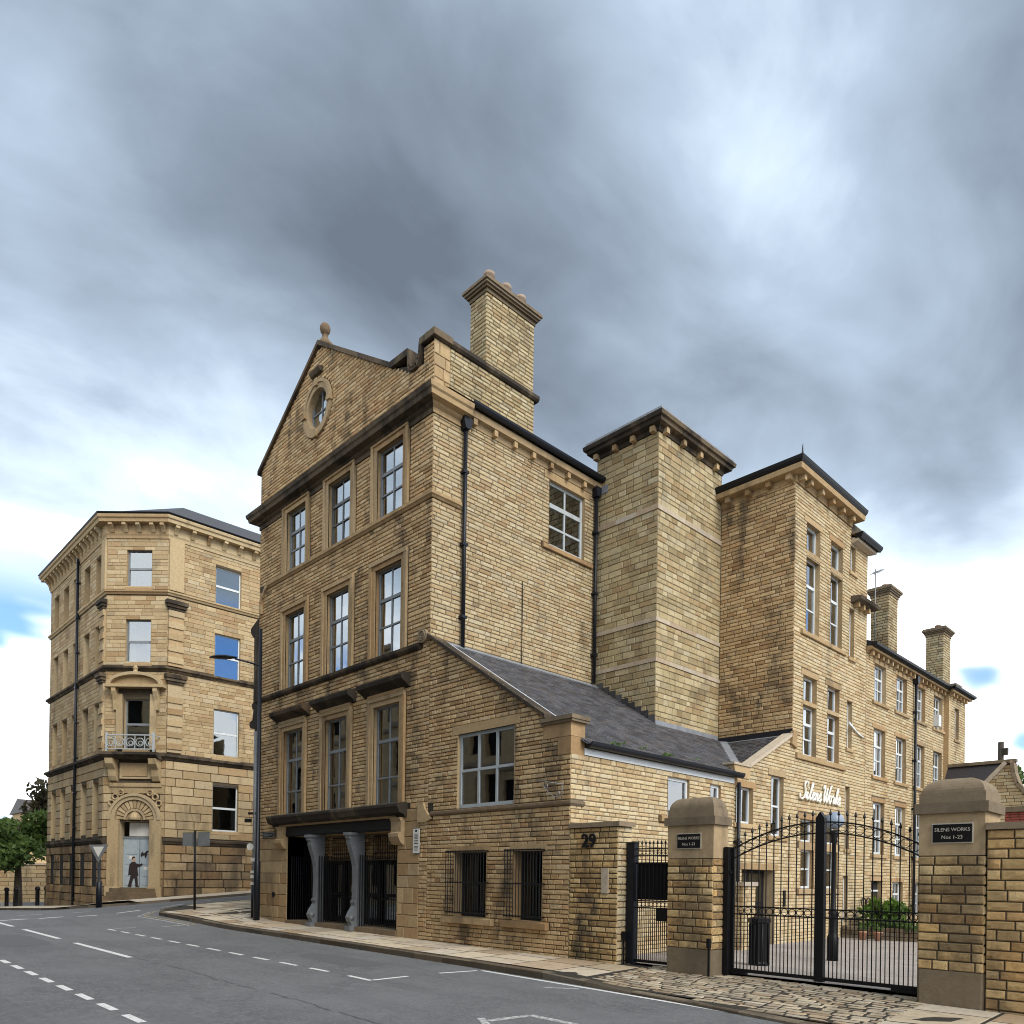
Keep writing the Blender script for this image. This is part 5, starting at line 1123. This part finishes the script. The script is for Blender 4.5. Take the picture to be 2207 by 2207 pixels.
roundpipe(br_, 'back_bar', 'steel', [SF.P(4.38, 3.2, .06), SF.P(4.38, 3.52, .06)], .009, 6); roundpipe(br_, 'arm', 'steel', [SF.P(4.40, 3.50, .06), SF.P(3.98, 3.58, .34)], .008, 6)
roundpipe(br_, 'scroll', 'steel', [SF.P(4.38 - .02 - .34 * t + 0, 3.24 + .28 * t - .09 * math.sin(t * 3.1), .06 + .2 * t) for t in [i / 8 for i in range(9)]], .007, 6)
mb = MB(); mb.ring(SF.P(4.30, 3.32, .09), SF.u, SF.v, .045, .008); mb.ring(SF.P(4.10, 3.47, .22), SF.u, SF.v, .04, .008); mb.build('curl', 'steel', br_)
mb = MB(); mb.tube([SF.P(-7.72, 1.02, .0), SF.P(-7.72, 1.02, .02)], .09, 14); o = mb.build('coal_hole_cover', 'iron', gb)

# ------------------------------------------------------------------ corner house across the side street
lb = thing('corner_house', 'four storey stone house with chamfered corner doorway, balcony and heavy bracketed cornice', 'building', (-27, 6, .3))
XB = -22.84; LF, RFc = SF, YF(XB); s2 = math.sqrt(.5); CH = Fr((-24.9, 0, 0), (s2, s2, 0), (0, 0, 1), (s2, -s2, 0)); CL = 2.06 / s2
YEND = 16.
FLR = ((15.05, 16.98), (11.5, 13.62), (7.55, 9.83), (3.5, 6.05))
lcx = (-33.75, -31.85, -30.0, -28.05, -26.1)
lo = [(c - .48, c + .48, a, b, .3) for c in lcx for a, b in FLR]
ro = [(y, y + 1.3, a, b, .16) for y in (4.35, 8.6, 12.5) for a, b in ((15.02, 16.9), (11.36, 13.58), (7.48, 9.83), (3.78, 6.06))]
chc = CL / 2 + .08
cho = [(chc - .6, chc + .6, a, b, .16) for a, b in ((15.2, 17.0), (11.6, 13.67), (7.5, 9.9))]; cd_ = (chc - .74, chc + .74, .95, 4.08, .35)
sheet(LF, -35, -24.9, -.8, 17.7, lo, lb, 'mortar_light', 'lb', .3, name='street_wall'); sheet(RFc, 2.06, YEND, -.4, 17.7, ro, lb, 'mortar_light', 'lb', .16, name='side_wall'); sheet(CH, 0, CL, -.4, 17.7, cho + [cd_], lb, 'mortar_light', 'lb', .3, name='corner_wall')
def storeys(fr, u0, u1, ops, seed, n1, n2, vis=None):
    r = random.Random(seed); a = []
    for z0, z1 in ((7.35, 11.2), (11.5, 14.8), (15.1, 17.55)): a += pieces(z0, z1, (u0, u1), ops, .19, .35, .8, r=r, hv=.25)
    lay(fr, lb, 'lb', a, 'ashlar_block', 'ashlar', n1, joint=.008, proud=.014, rough=.003, seed=seed)
    lay(fr, lb, 'lb', pieces(3.35, 7.0, (u0, u1), ops, .39, .8, 1.5, r=r), 'channelled_block', 'channelled_blocks', n2, joint=.02, proud=.04, rough=.002, seed=seed + 1)
    lay(fr, lb, 'lbrust', pieces(.15, 3.0, (u0, u1), [o for o in ops if o[2] < 3.3], .40, .9, 1.9, r=r), 'rusticated_block', 'rusticated_blocks', n2, joint=.03, proud=.07, rough=.01, rock=.025, seed=seed + 2)
    bx(fr, lb, 'plinth', 'lbrust', u0 + .01, u1 - .01, -.8, .15, -.05, .1)
storeys(LF, -35, -24.9, lo + [(c - .4, c + .4, .9, 2.6) for c in lcx], 101, 110, 60)
storeys(RFc, 2.06, 9., ro, 104, 150, 70)
storeys(CH, 0, CL, cho + [(chc - 1.15, chc + 1.15, 0, 6.95), (chc - .9, chc + .9, 7.4, 10.9)], 107, 60, 30)
for c in lcx: bx(LF, lb, 'basement_window', 'dark', c - .35, c + .35, 1.0, 2.5, -.05, .02)
for z, p, hh in ((3.05, .12, .25), (7.02, .2, .3), (11.2, .17, .26), (14.85, .12, .22)):
    P_ = [(-.05, z), (.04, z), (p * .6, z + hh * .35), (p, z + hh * .5), (p, z + hh * .85), (-.05, z + hh)]; t = math.tan(RD(22.5))
    mb = MB(); mb.mould(LF, -35, -24.9, P_, -1, t)
    if z > 4: mb.mould(CH, 0, CL, P_, -t, t)
    mb.mould(RFc, 2.06, YEND, P_, -t, 0); mb.build('string_course', 'sooty' if z < 12 else 'lb', lb)
CP2 = [(-0.05, 17.5), (0.04, 17.5), (0.06, 17.62), (0.1, 17.7), (0.12, 18.1), (0.432, 18.126), (0.456, 18.269), (0.516, 18.308), (0.54, 18.412), (0.504, 18.464), (-0.05, 18.503)]; t = math.tan(RD(22.5))
mb = MB(); mb.mould(LF, -35, -24.9, CP2, -1, t); mb.mould(CH, 0, CL, CP2, -t, t); mb.mould(RFc, 2.06, YEND, CP2, -t, 0); mb.build('cornice', 'lb', lb)
mb = MB(); GP2 = [(.46, 18.46), (.53, 18.45), (.57, 18.52), (.54, 18.55), (.46, 18.53)]; mb.mould(LF, -35, -24.9, GP2, -1, t); mb.mould(CH, 0, CL, GP2, -t, t); mb.mould(RFc, 2.06, YEND, GP2, -t, 0); mb.build('gutter', 'iron', lb)
def modil(fr, us):
    for u in us: mb = MB(); mb.poly(Fr(fr.P(u - .09, 0, 0), fr.n, fr.v, -fr.u), [(.1, 17.72), (.15, 17.74), (.22, 17.86), (.34, 17.98), (.40, 18.0), (.40, 18.12), (.1, 18.12)], -.18, 0); mb.build('modillion', 'lb', lb)
modil(LF, [-34.8 + .62 * i for i in range(16)]); modil(CH, [.3, .95, 1.6, 2.25, 2.75]); modil(RFc, [2.35 + .78 * i for i in range(8)])
for o in lo: window(LF, lb, o, (), (.5,), 'greypaint', .26, .06, .05, meet=0, rd=.8)
for k, o in enumerate(ro):
    window(RFc, lb, o, (), (.5,), 'white', .12, .06, .05, meet=0, rd=.8, glass='glass2'); sill(RFc, lb, o[0] - .08, o[1] + .08, o[2] - .18, o[2], .04, 'lb')
for o in cho: window(CH, lb, o, (), (.5,), 'greypaint', .14, .06, .05, meet=0, rd=.8, curt=.25 if 11 < o[2] < 12 else None, glass='glass2'); sill(CH, lb, o[0] - .06, o[1] + .06, o[2] - .16, o[2], .05, 'lb')
# pilasters with rusticated bands
for z0, z1 in ((7.4, 11.1), (11.5, 14.6), (15.1, 17.5)):
    for fr, a, b_ in ((RFc, 2.1, 2.78), (LF, -25.5, -24.95)):
        bx(fr, lb, 'pilaster', 'lb', a, b_, z0, z1, -.02, .09)
        if z0 < 15:
            for i in range(5): bx(fr, lb, 'pilaster_band', 'lb', a - .02, b_ + .02, z0 + .15 + i * .55, z0 + .43 + i * .55, .05, .14)
            for e, q, w in ((.04, z1 - .45, .12), (.10, z1 - .33, .14), (.16, z1 - .19, .18)): bx(fr, lb, 'capital', 'sooty', a - e, b_ + e, q, q + w, .0, .12 + e)
downpipe(LF, lb, -29.3, -.5, 17.6, .07, .12)
# chamfered doorway: arch, panel, brackets, balcony, pediment
mb = MB(); NA = 20; ac = 4.16
arc = lambda r, d=0: [(chc + r * math.cos(math.pi * i / NA), ac + r * math.sin(math.pi * i / NA)) for i in range(NA + 1)]
for sx_ in (-1, 1): bx(CH, lb, 'door_jamb', 'lb', chc + sx_ * 1.0 - .26, chc + sx_ * 1.0 + .26, .35, 4.16, -.02, .16); bx(CH, lb, 'jamb_base', 'lb', chc + sx_ * 1.0 - .32, chc + sx_ * 1.0 + .32, .2, 1.0, -.02, .2)
for r0, r1, dd, mt in ((.95, 1.12, .14, 'lb'), (1.12, 1.25, .2, 'lb'), (.42, .52, .10, 'lb')):
    mb = MB(); a1, a2 = arc(r0), arc(r1)
    for i in range(NA): mb.poly(CH, [a1[i], a2[i], a2[i + 1], a1[i + 1]], -.02, dd, .5)
    mb.build('arch_moulding', mt, lb)
for i in range(13):                                                # fan of flutes in the tympanum
    a = math.pi * (i + .5) / 13; k = Fr(CH.P(chc, ac, 0), CH.u * math.cos(a) + CH.v * math.sin(a), CH.v * math.cos(a) - CH.u * math.sin(a), CH.n); mb = MB(); mb.poly(k, [(.55, -.045), (.92, -.085), (.92, .085), (.55, .045)], -.02, .07); mb.build('fan_flute', 'lb', lb)
mb = MB(); mb.poly(CH, arc(.96), -.1, .01, .4); mb.build('tympanum', 'lb', lb); mb = MB(); mb.lathe(CH.P(chc, 4.16, .02), [(.28, 0), (.3, .1), (.2, .3), (.05, .4)], 12); mb.build('carved_boss', 'lb', lb)
for sx_ in (-1, 1):
    for q in ((.95, 5.25), (1.12, 4.95), (.7, 5.45)): mb = MB(); mb.ring(CH.P(chc + sx_ * q[0], q[1], .05), CH.u, CH.v, .13, .045, 14); mb.build('carved_scroll', 'lb', lb)
bx(CH, lb, 'spandrel', 'lb', chc - 1.25, chc + 1.25, 5.42, 5.9, -.02, .03); bx(CH, lb, 'dentil_band', 'lb', chc - 1.25, chc + 1.25, 5.72, 5.9, .03, .08)
bx(CH, lb, 'carved_panel', 'lb', chc - .75, chc + .75, 6.1, 6.85, -.02, .08); bx(CH, lb, 'panel_rim', 'lb', chc - .6, chc + .6, 6.22, 6.73, .08, .12)
for sx_ in (-1, 1): mb = MB(); mb.poly(Fr(CH.P(chc + sx_ * 1.02 + .18, 0, 0), CH.n, CH.v, -CH.u), [(0, 5.95), (.15, 6.0), (.25, 6.2), (.3, 6.5), (.55, 6.75), (.6, 7.0), (0, 7.0)], 0, .36); mb.build('balcony_bracket', 'lb', lb)
mb = MB(); mb.mould(CH, .1, CL - .1, [(0, 7.0), (.5, 7.0), (.62, 7.1), (.7, 7.16), (.7, 7.28), (0, 7.32)]); mb.build('balcony_slab', 'sooty', lb)
rl = bx(CH, lb, 'balcony_rail', 'palepaint', chc - 1.1, chc + 1.1, 8.05, 8.1, .58, .63); bx(CH, rl, 'bottom_rail', 'palepaint', chc - 1.1, chc + 1.1, 7.4, 7.44, .58, .63)
for i in range(5): u = chc - .92 + i * .46; mb = MB(); mb.ring(CH.P(u, 7.74, .6), CH.u, CH.v, .19, .02, 14); mb.ring(CH.P(u + .03, 7.7, .6), CH.u, CH.v, .09, .018, 12); mb.build('scrollwork', 'palepaint', rl)
for u in (chc - 1.1, chc - .69, chc - .23, chc + .23, chc + .69, chc + 1.1): bx(CH, rl, 'baluster', 'palepaint', u - .015, u + .015, 7.35, 8.05, .59, .62)
for sx_ in (-1, 1): bx(CH, rl, 'end_post', 'palepaint', chc + sx_ * 1.1 - .04, chc + sx_ * 1.1 + .04, 7.3, 8.2, .56, .64); bx(CH, rl, 'return_rail', 'palepaint', chc + sx_ * 1.1 - .02, chc + sx_ * 1.1 + .02, 8.05, 8.1, .0, .58)
for sx_ in (-1, 1): bx(CH, lb, 'window_jamb', 'lb', chc + sx_ * .8 - .14, chc + sx_ * .8 + .14, 7.5, 10.1, -.02, .12); mb = MB(); mb.poly(Fr(CH.P(chc + sx_ * .98 + .1, 0, 0), CH.n, CH.v, -CH.u), [(0, 9.3), (.12, 9.35), (.18, 9.8), (.35, 10.2), (.35, 10.4), (0, 10.4)], 0, .2); mb.build('pediment_bracket', 'lb', lb)
mb = MB(); pa = [(chc + 1.3 * math.cos(math.pi * i / 16) * 1.0, 10.5 + .62 * math.sin(math.pi * i / 16)) for i in range(17)]; pi_ = [(chc + 1.15 * math.cos(math.pi * i / 16), 10.5 + .48 * math.sin(math.pi * i / 16)) for i in range(17)]
for i in range(16): mb.poly(CH, [pi_[i], pa[i], pa[i + 1], pi_[i + 1]], -.02, .34, .5)
mb.box(CH, chc - 1.4, chc + 1.4, 10.38, 10.52, -.02, .4); mb.build('segmental_pediment', 'lb', lb); mb = MB(); mb.poly(CH, pi_, -.02, .14); mb.build('pediment_field', 'lb', lb)
mb = MB(); mb.lathe(CH.P(chc, 10.95, .2), [(.1, 0), (.16, .1), (.08, .25), (.12, .35), (.02, .5)], 10); mb.build('pediment_finial', 'lb', lb)
dg_ = Fr(CH.P(0, 0, -.35), CH.u, CH.v, CH.n)
dr = bx(dg_, lb, 'door', 'doorgrey', chc - .72, chc + .72, .95, 3.28, -.03, .02); bx(dg_, lb, 'fanlight_bar', 'greypaint', chc - .74, chc + .74, 3.28, 3.38, -.03, .05); bx(dg_, lb, 'fanlight', 'plate', chc - .45, chc + .72, 3.4, 4.05, -.02, .0)
bx(dg_, dr, 'door_gap', 'dark', chc + .06, chc + .08, .95, 3.28, .02, .024)
for a, b_ in ((-.62, -.04), (.18, .62)):
    for v0, v1 in ((2.55, 3.1), (2.05, 2.45), (1.5, 1.95), (1.05, 1.4)): bx(dg_, dr, 'door_panel', 'doorgrey', chc + a, chc + b_, v0, v1, .02, .04)
bx(dg_, dr, 'notice', 'plate', chc - .42, chc - .12, 2.3, 2.46, .04, .046); bx(dg_, dr, 'notice', 'plate', chc + .28, chc + .62, 1.8, 1.95, .04, .046)
# painted figure of a man pushing at the door: flat paint on the boards
def flat(nm, pts, mat, d): mb = MB(); mb.poly(dg_, [(chc - .22 + a, .98 + b_) for a, b_ in pts], d, d + .004); mb.build(nm, mat, mural)
mural = thing('door_mural', 'painted figure of a man in dark clothes with raised arm on the grey corner door', 'mural', dg_.P(chc - .2, 1.0, .05))
flat('figure_coat', [(-.22, .85), (-.18, 1.08), (-.06, 1.2), (.06, 1.22), (.16, 1.12), (.32, 1.08), (.42, 1.14), (.46, 1.06), (.34, .98), (.2, .94), (.22, .72), (.26, .55), (.18, .5), (-.02, .52), (-.16, .56), (-.24, .54)], 'coat', .044)
flat('figure_trousers', [(-.12, .56), (-.18, .3), (-.24, .06), (-.26, .0), (-.06, .0), (-.08, .06), (.0, .36), (.06, .42), (.1, .2), (.12, .0), (.3, .0), (.28, .05), (.24, .06), (.22, .35), (.2, .55)], 'coat', .0445)
flat('figure_head', [(-.02, 1.2), (-.05, 1.3), (-.02, 1.4), (.06, 1.42), (.1, 1.36), (.1, 1.26), (.07, 1.2)], 'skin', .045); flat('figure_hair', [(-.07, 1.28), (-.07, 1.4), (0, 1.46), (.09, 1.45), (.1, 1.38), (.02, 1.38), (-.02, 1.34)], 'coat', .049)
flat('painted_crack', [(.34, 1.55), (.42, 1.7), (.5, 1.6), (.62, 1.72), (.78, 1.74), (.66, 1.62), (.62, 1.42), (.56, 1.36), (.54, 1.52), (.44, 1.5), (.38, 1.42)], 'coat', .0455)
for i in range(4): bx(CH, lb, 'doorstep', 'cap', chc - 1.1 - .04 * (3 - i), chc + 1.1 + .04 * (3 - i), .2 + .18 * i, .38 + .18 * i, -.4, .75 - .18 * i)
mb = MB(); top = [(-35.5, -.5, 18.5), (-24.7, -.5, 18.5), (-22.35, 1.85, 18.5), (-22.35, YEND, 18.5), (-35.5, YEND, 18.5)]; rid = [(-32, 3.9, 20.7), (-26, 3.9, 20.7), (-26, YEND, 20.7), (-32, YEND, 20.7)]
mb.add(top + rid, [(0, 1, 6, 5), (1, 2, 6), (2, 3, 7, 6), (4, 0, 5, 8)]); rfh = mb.build('roof', 'slate', lb)
mb = MB(); mb.add([(-35, 0, -.8), (-35, YEND, -.8), (-35, YEND, 18.7), (-35, 0, 18.7)], [(0, 1, 2, 3)]); mb.add([(-35, YEND, -.8), (XB, YEND, -.8), (XB, YEND, 18.7), (-35, YEND, 18.7)], [(0, 1, 2, 3)]); mb.build('back_wall', 'lb', lb)

# ------------------------------------------------------------------ street furniture
def ground_at(x, y, off=.16): return H(x, y) + off
lp = thing('street_lamp', 'tall black street lamp with a flat tapered head at the warehouse corner', 'street lamp', (-8.62, -.42, .2)); lx, ly = -8.05, -.4; z0 = ground_at(lx, ly) - .1
mb = MB(); mb.tube([(lx, ly, z0), (lx, ly, z0 + 1.9), (lx, ly, z0 + 1.95), (lx, ly, 9.3)], [.10, .10, .075, .05], 14); mb.build('column', 'ironblue', lp, smooth=True)
hd = Vector((-.95, -.31, 0)).normalized(); roundpipe(lp, 'arm', 'ironblue', [(lx, ly, 8.15), Vector((lx, ly, 8.32)) + hd * .5, Vector((lx, ly, 8.5)) + hd * 1.1], [.035, .03, .028], 8)
mb = MB(); k = Fr(Vector((lx, ly, 8.5)) + hd * 1.05, hd, Vector((0, 0, 1)) + hd * .1, hd.cross(Vector((0, 0, 1)))); vs = []; fs = []; prof = [(0, .03, .03), (.15, .07, .05), (.4, .16, .08), (.7, .19, .085), (1., .13, .06), (1.2, .03, .02)]
for q, w, h_ in prof:
    for j in range(10): a = 2 * math.pi * j / 10; vs.append(k.P(q, .04 + q * .12 + h_ * math.sin(a) * (1 if math.sin(a) > 0 else .5), w * math.cos(a)))
for i in range(5):
    for j in range(10): fs.append((i * 10 + j, i * 10 + (j + 1) % 10, i * 10 + 10 + (j + 1) % 10, i * 10 + 10 + j))
mb.add(vs, fs, .5); mb.build('lamp_head', 'iron', lp, smooth=True)
p2 = thing('sign_post', 'slim grey post with small white stickers and plates behind the street lamp', 'post', (-9.35, -.25, .2)); qx, qy = -8.66, -.22
roundpipe(p2, 'pole', 'steel', [(qx, qy, ground_at(qx, qy) - .1), (qx, qy, 6.2)], .055, 10); roundpipe(p2, 'sleeve', 'ironblue', [(qx, qy, ground_at(qx, qy) - .1), (qx, qy, 1.3)], .075, 10)
for v, s_ in ((2.05, .07), (1.68, .05), (1.52, .06), (1.3, .06)):
    f = Fr((qx, qy, 0), RT, (0, 0, 1), BK); bx(f, p2, 'sticker', 'plate', -.08, .04, v, v + s_ * 1.6, .06, .066)
f = Fr((qx, qy, 0), RT, (0, 0, 1), BK); mb = MB(); mb.tube([f.P(-.1, 2.52, .07), f.P(-.1, 2.52, .076)], .11, 16); mb.build('round_plate', 'plate', p2); bx(f, p2, 'clamp', 'iron', -.2, .07, 3.55, 3.62, -.03, .05); bx(f, p2, 'camera', 'iron', -.3, -.1, 3.3, 3.42, -.04, .06)
tp = thing('traffic_sign', 'grey back of a double traffic sign on a thin dark pole at the kerb corner', 'sign', (-12.5, -.55, .2)); tx, ty = -12.5, -.55; zb = ground_at(tx, ty, .1)
roundpipe(tp, 'pole', 'iron', [(tx, ty, zb - .05), (tx - .02, ty - .02, 3.15)], .042, 10); f = Fr((tx, ty, 0), (RT * .93 + BK * .36).normalized(), (0, 0, 1), (BK * .93 - RT * .36).normalized())
M['platefront'] = plain('yellowed_plate', (.35, .30, .12), .5); bx(f, tp, 'plate', 'steel', -.64, -.03, 2.62, 3.10, -.07, -.05); bx(f, tp, 'plate', 'steel', .03, .56, 2.62, 3.10, -.07, -.05); bx(f, tp, 'plate_edge', 'platefront', -.64, .66, 3.10, 3.13, -.075, -.045)
gw_ = thing('give_way_sign', 'white inverted triangle road sign on a dark post before the corner house', 'sign', (-21.5, -1.1, .3)); gx, gy = -21.4, -1.12; zb = ground_at(gx, gy, .1)
roundpipe(gw_, 'post', 'ironblue', [(gx, gy, zb - .1), (gx, gy, zb + 1.0), (gx, gy, zb + 1.05), (gx, gy, 2.75)], [.12, .12, .05, .05], 10); f = Fr((gx, gy, 0), (RT + BK * .25).normalized(), (0, 0, 1), (BK - RT * .25).normalized())
mb = MB(); mb.poly(f, [(-.5, 2.84), (.5, 2.84), (.0, 2.05)], .05, .07); mb.build('plate', 'steel', gw_); mb = MB(); mb.poly(f, [(-.29, 2.75), (.29, 2.75), (.0, 2.3)], .07, .074); mb.build('face', 'plate', gw_)

# ------------------------------------------------------------------ far left: bollards, trees, wall
bl = None
for i, (x, y) in enumerate(((-42.5, -.5), (-40.4, -.4), (-38.4, .3), (-37.6, .6), (-36.6, .9))):
    o = thing('bollard', ['dark bollard farthest from the corner house', 'dark bollard on the tree side nearest the road edge', 'dark bollard leaning against the tree', 'dark bollard between the tree and the corner house', 'dark bollard closest to the corner house'][i], 'bollard', (x, y, H(x, y) + .1), 'bollards by the street tree')
    mb = MB(); z = H(x, y) + .05; mb.lathe((x, y, z), [(.14, 0), (.12, .1), (.11, 1.1), (.15, 1.13), (.15, 1.25), (.08, 1.33)], 10, .5); mb.build('shaft', 'iron', o, smooth=True)
def tree(name, label, x, y, h, r, leafm, n, seed, z0=None, lean=(0, 0), group=None, trunk=.28, ls=.42, flat_=1.):
    rr = random.Random(seed); z = H(x, y) if z0 is None else z0; t = thing(name, label, 'tree', (x, y, z), group)
    top = Vector((x + lean[0], y + lean[1], z + h * .5)); pts = [Vector((x, y, z - .1)), Vector((x + lean[0] * .3, y + lean[1] * .3, z + h * .22)), top, top + Vector((0, 0, h * .3))]
    mb = MB(); mb.tube(pts, [trunk, trunk * .8, trunk * .5, trunk * .12], 9); mb.build('trunk', 'bark', t, smooth=True); cl = []
    for i in range(13):
        a = rr.uniform(0, 6.28); s_ = pts[1].lerp(pts[3], rr.uniform(.25, .95)); e = Vector((x + lean[0], y + lean[1], z + h * rr.uniform(.42, .92))) + Vector((math.cos(a), math.sin(a), 0)) * r * rr.uniform(.4, .95)
        mb = MB(); mb.tube([s_, s_.lerp(e, .5) + Vector((0, 0, .2)), e], [trunk * .28, trunk * .16, .02], 6); mb.build('limb', 'bark', t, smooth=True); cl.append((e, r * rr.uniform(.25, .42))); cl.append((s_.lerp(e, .6), r * rr.uniform(.2, .34)))
    mb = MB()
    for c, q in cl: leaves(mb, c, q, q, q * .75 * flat_, n // len(cl), ls, rr, .1)
    mb.build('crown', leafm, t, 'stuff'); return t
tree('street_tree', 'green street tree standing by the bollards', -41.5, -.1, 6.6, 2.6, 'leaf', 5200, 3, ls=.3)
tree('street_tree', 'copper tinged tree behind the green street tree', -47, 3.2, 9.2, 2.8, 'leafr', 3600, 4, ls=.34)
tree('street_tree', 'darker green tree at the picture edge past the bollards', -46, -3.4, 6.4, 3., 'leaf', 5200, 6, ls=.32)
tree('street_tree', 'small leafy tree rising behind the long wing', 1.4, 40., 10.4, 2.2, 'leaf', 3600, 8, z0=-.1, ls=.3)
tree('street_tree', 'sparse tree beyond the curved gable', 8.3, 40., 7.2, 1.6, 'leaf', 1800, 9, z0=-.1, ls=.3)
fw = thing('terrace_wall', 'pale stone terrace wall behind the street trees', 'wall', (-56, 0, -1)); FW = YF(-56)
mb = MB(); mb.box(WB, -57, -56.02, -14, 9, -1.5, 2.2, .5); mb.build('core', 'mortar_light', fw); lay(FW, fw, 'lb', pieces(-1.2, 2.2, (-14, 9), (), .35, .7, 1.4), 'block', 'blocks', 60, joint=.03, seed=111)
mb = MB(); mb.mould(FW, -14, 9, [(-.4, 2.2), (.1, 2.2), (.1, 2.35), (-.4, 2.35)]); mb.build('coping', 'band', fw)
fh = thing('distant_house', 'small distant house with grey slate roof seen past the corner house', 'building', (-70, 5, 0)); mb = MB(); mb.box(WB, -76, -70, 6.2, 12.5, -1.5, 7.4); mb.build('wall', 'street', fh); mb = MB(); mb.poly(SFy(6.2), [(-76.4, 7.4), (-69.6, 7.4), (-73, 8.8)], -6.7, .2); mb.build('roof', 'slate', fh)
fl = thing('street_lamp', 'distant street lamp head reaching in over the trees', 'street lamp', (-63, -1.5, 0)); roundpipe(fl, 'column', 'steel', [(-64.5, -2.2, -1.5), (-64.5, -2.2, 8.2)], .09, 8); roundpipe(fl, 'arm', 'steel', [(-64.5, -2.2, 8.1), (-63.4, .6, 8.3)], .05, 6)
mb = MB(); mb.lathe((-62.9, 1.7, 8.2), [(.05, 0), (.5, .04), (.45, .14), (.1, .24)], 12, sx=.5, sy=2.0); mb.build('lamp_head', 'ironblue', fl, smooth=True)
# ------------------------------------------------------------------ behind the boundary wall
ah = thing('gable_annexe', 'yard annexe with slate roof and a concave curved stone gable coping', 'building', (6.5, 22, 0)); AY = 20.; AF = SFy(AY)
gp = [(5.9, 0), (12.5, 0), (12.5, 3.8), (10.4, 3.95), (9.2, 4.2), (8.4, 4.5), (7.92, 4.84), (7.66, 5.2), (7.54, 5.6), (7.5, 5.95), (7.40, 5.95), (6.9, 5.42), (5.9, 4.36)]
mb = MB(); mb.poly(AF, [(a, b_) for a, b_ in gp], -.3, -.014); mb.build('gable_wall', 'mortar', ah)
def aspan(z):
    lo_ = 5.9 if z < 4.36 else 5.9 + (z - 4.36) * .94; q = [(12.5, 3.8), (10.4, 3.95), (9.2, 4.2), (8.4, 4.5), (7.92, 4.84), (7.66, 5.2), (7.54, 5.6), (7.5, 5.95)]; hi = 12.5
    for (a, b_), (c_, d_) in zip(q, q[1:]):
        if b_ <= z <= d_: hi = c_ + (a - c_) * (d_ - z) / (d_ - b_)
    return [(lo_, hi)]
lay(AF, ah, 'yard', pieces(0, 5.9, aspan, (), .12, .2, .44), n_ind=40, seed=121)
mb = MB(); cpts = gp[2:11]
for (a, b_), (c_, d_) in zip(cpts, cpts[1:]):
    tn = Vector((c_ - a, d_ - b_)).normalized(); nn = Vector((tn.y, -tn.x)) * .12; mb.poly(AF, [(a, b_), (c_, d_), (c_ + nn.x, d_ + nn.y), (a + nn.x, b_ + nn.y)], -.4, .08)
mb.build('curved_coping', 'cap', ah); mb = MB(); mb.poly(AF, [(5.7, 4.26), (7.3, 6.02), (7.45, 5.98), (5.8, 4.16)], -.4, .08); mb.build('coping', 'band', ah)
mb = MB(); mb.add([(5.0, AY + .4, 4.5), (7.3, AY + .4, 5.2), (7.3, AY + 1.8, 6.25), (5.0, AY + 1.8, 6.25)], [(0, 1, 2, 3)]); mb.add([(7.3, AY + .4, 4.2), (12.6, AY + .4, 3.4), (12.6, AY + 9, 3.4), (7.3, AY + 9, 4.2)], [(0, 1, 2, 3)]); mb.build('roof', 'slate', ah); bx(SFy(AY + 1.8), ah, 'ridge', 'cap', 5., 7.3, 6.22, 6.34, -.12, .12)
rw = thing('red_brick_wall', 'low weathered red brick wall seen just over the boundary wall', 'wall', (11, 14, 0)); mb = MB(); mb.box(WB, 8.72, 18, 14.02, 14.3, -.1, 3.72, .5); mb.build('core', 'mortar', rw); lay(SFy(14.), rw, 'rust', pieces(2.2, 3.72, (8.72, 18), (), .075, .2, .23), n_ind=60, joint=.01, seed=122); bx(SFy(14.), rw, 'coping', 'cap', 8.68, 18, 3.72, 3.87, -.4, .06)
tg = thing('telegraph_pole', 'short dark utility pole rising over the annexe ridge', 'pole', (5.1, 29, 0)); roundpipe(tg, 'pole', 'bark', [(5.1, 29, 0), (5.1, 29, 8.2)], .12, 8); bx(SFy(29), tg, 'insulator_box', 'bark', 5.15, 5.38, 7.6, 7.9, -.1, .1)
# building across the street, seen only in the window reflections
ob = thing('opposite_building', 'pale stone building across the street mirrored in the lower windows', 'building', (0, -18, -.2)); OF = Fr((0, -16.4, 0), (-1, 0, 0), (0, 0, 1), (0, 1, 0))
oo = [(u, u + 1.2, a, b_) for u in [-13 + 2.6 * i for i in range(28)] for a, b_ in ((1., 3.2), (4.6, 7.0), (8.2, 10.2), (11.6, 13.6))]
sheet(OF, -14, 62, -.5, 15.4, oo, ob, 'lb', 'lb', .2, name='wall'); mb = MB(); mb.add([OF.P(-14, -.5, -.4), OF.P(62, -.5, -.4), OF.P(62, 15.4, -.4), OF.P(-14, 15.4, -.4)], [(0, 1, 2, 3)]); mb.build('glazing', 'dark', ob)
for z in (3.7, 7.5, 10.9, 15.4): mb = MB(); mb.mould(OF, -14, 62, [(-.4, z), (.15, z + .05), (.3, z + .25), (-.4, z + .3)]); mb.build('string_course', 'band', ob)
print('pieces', NPIECE[0], 'objects', len(bpy.data.objects))
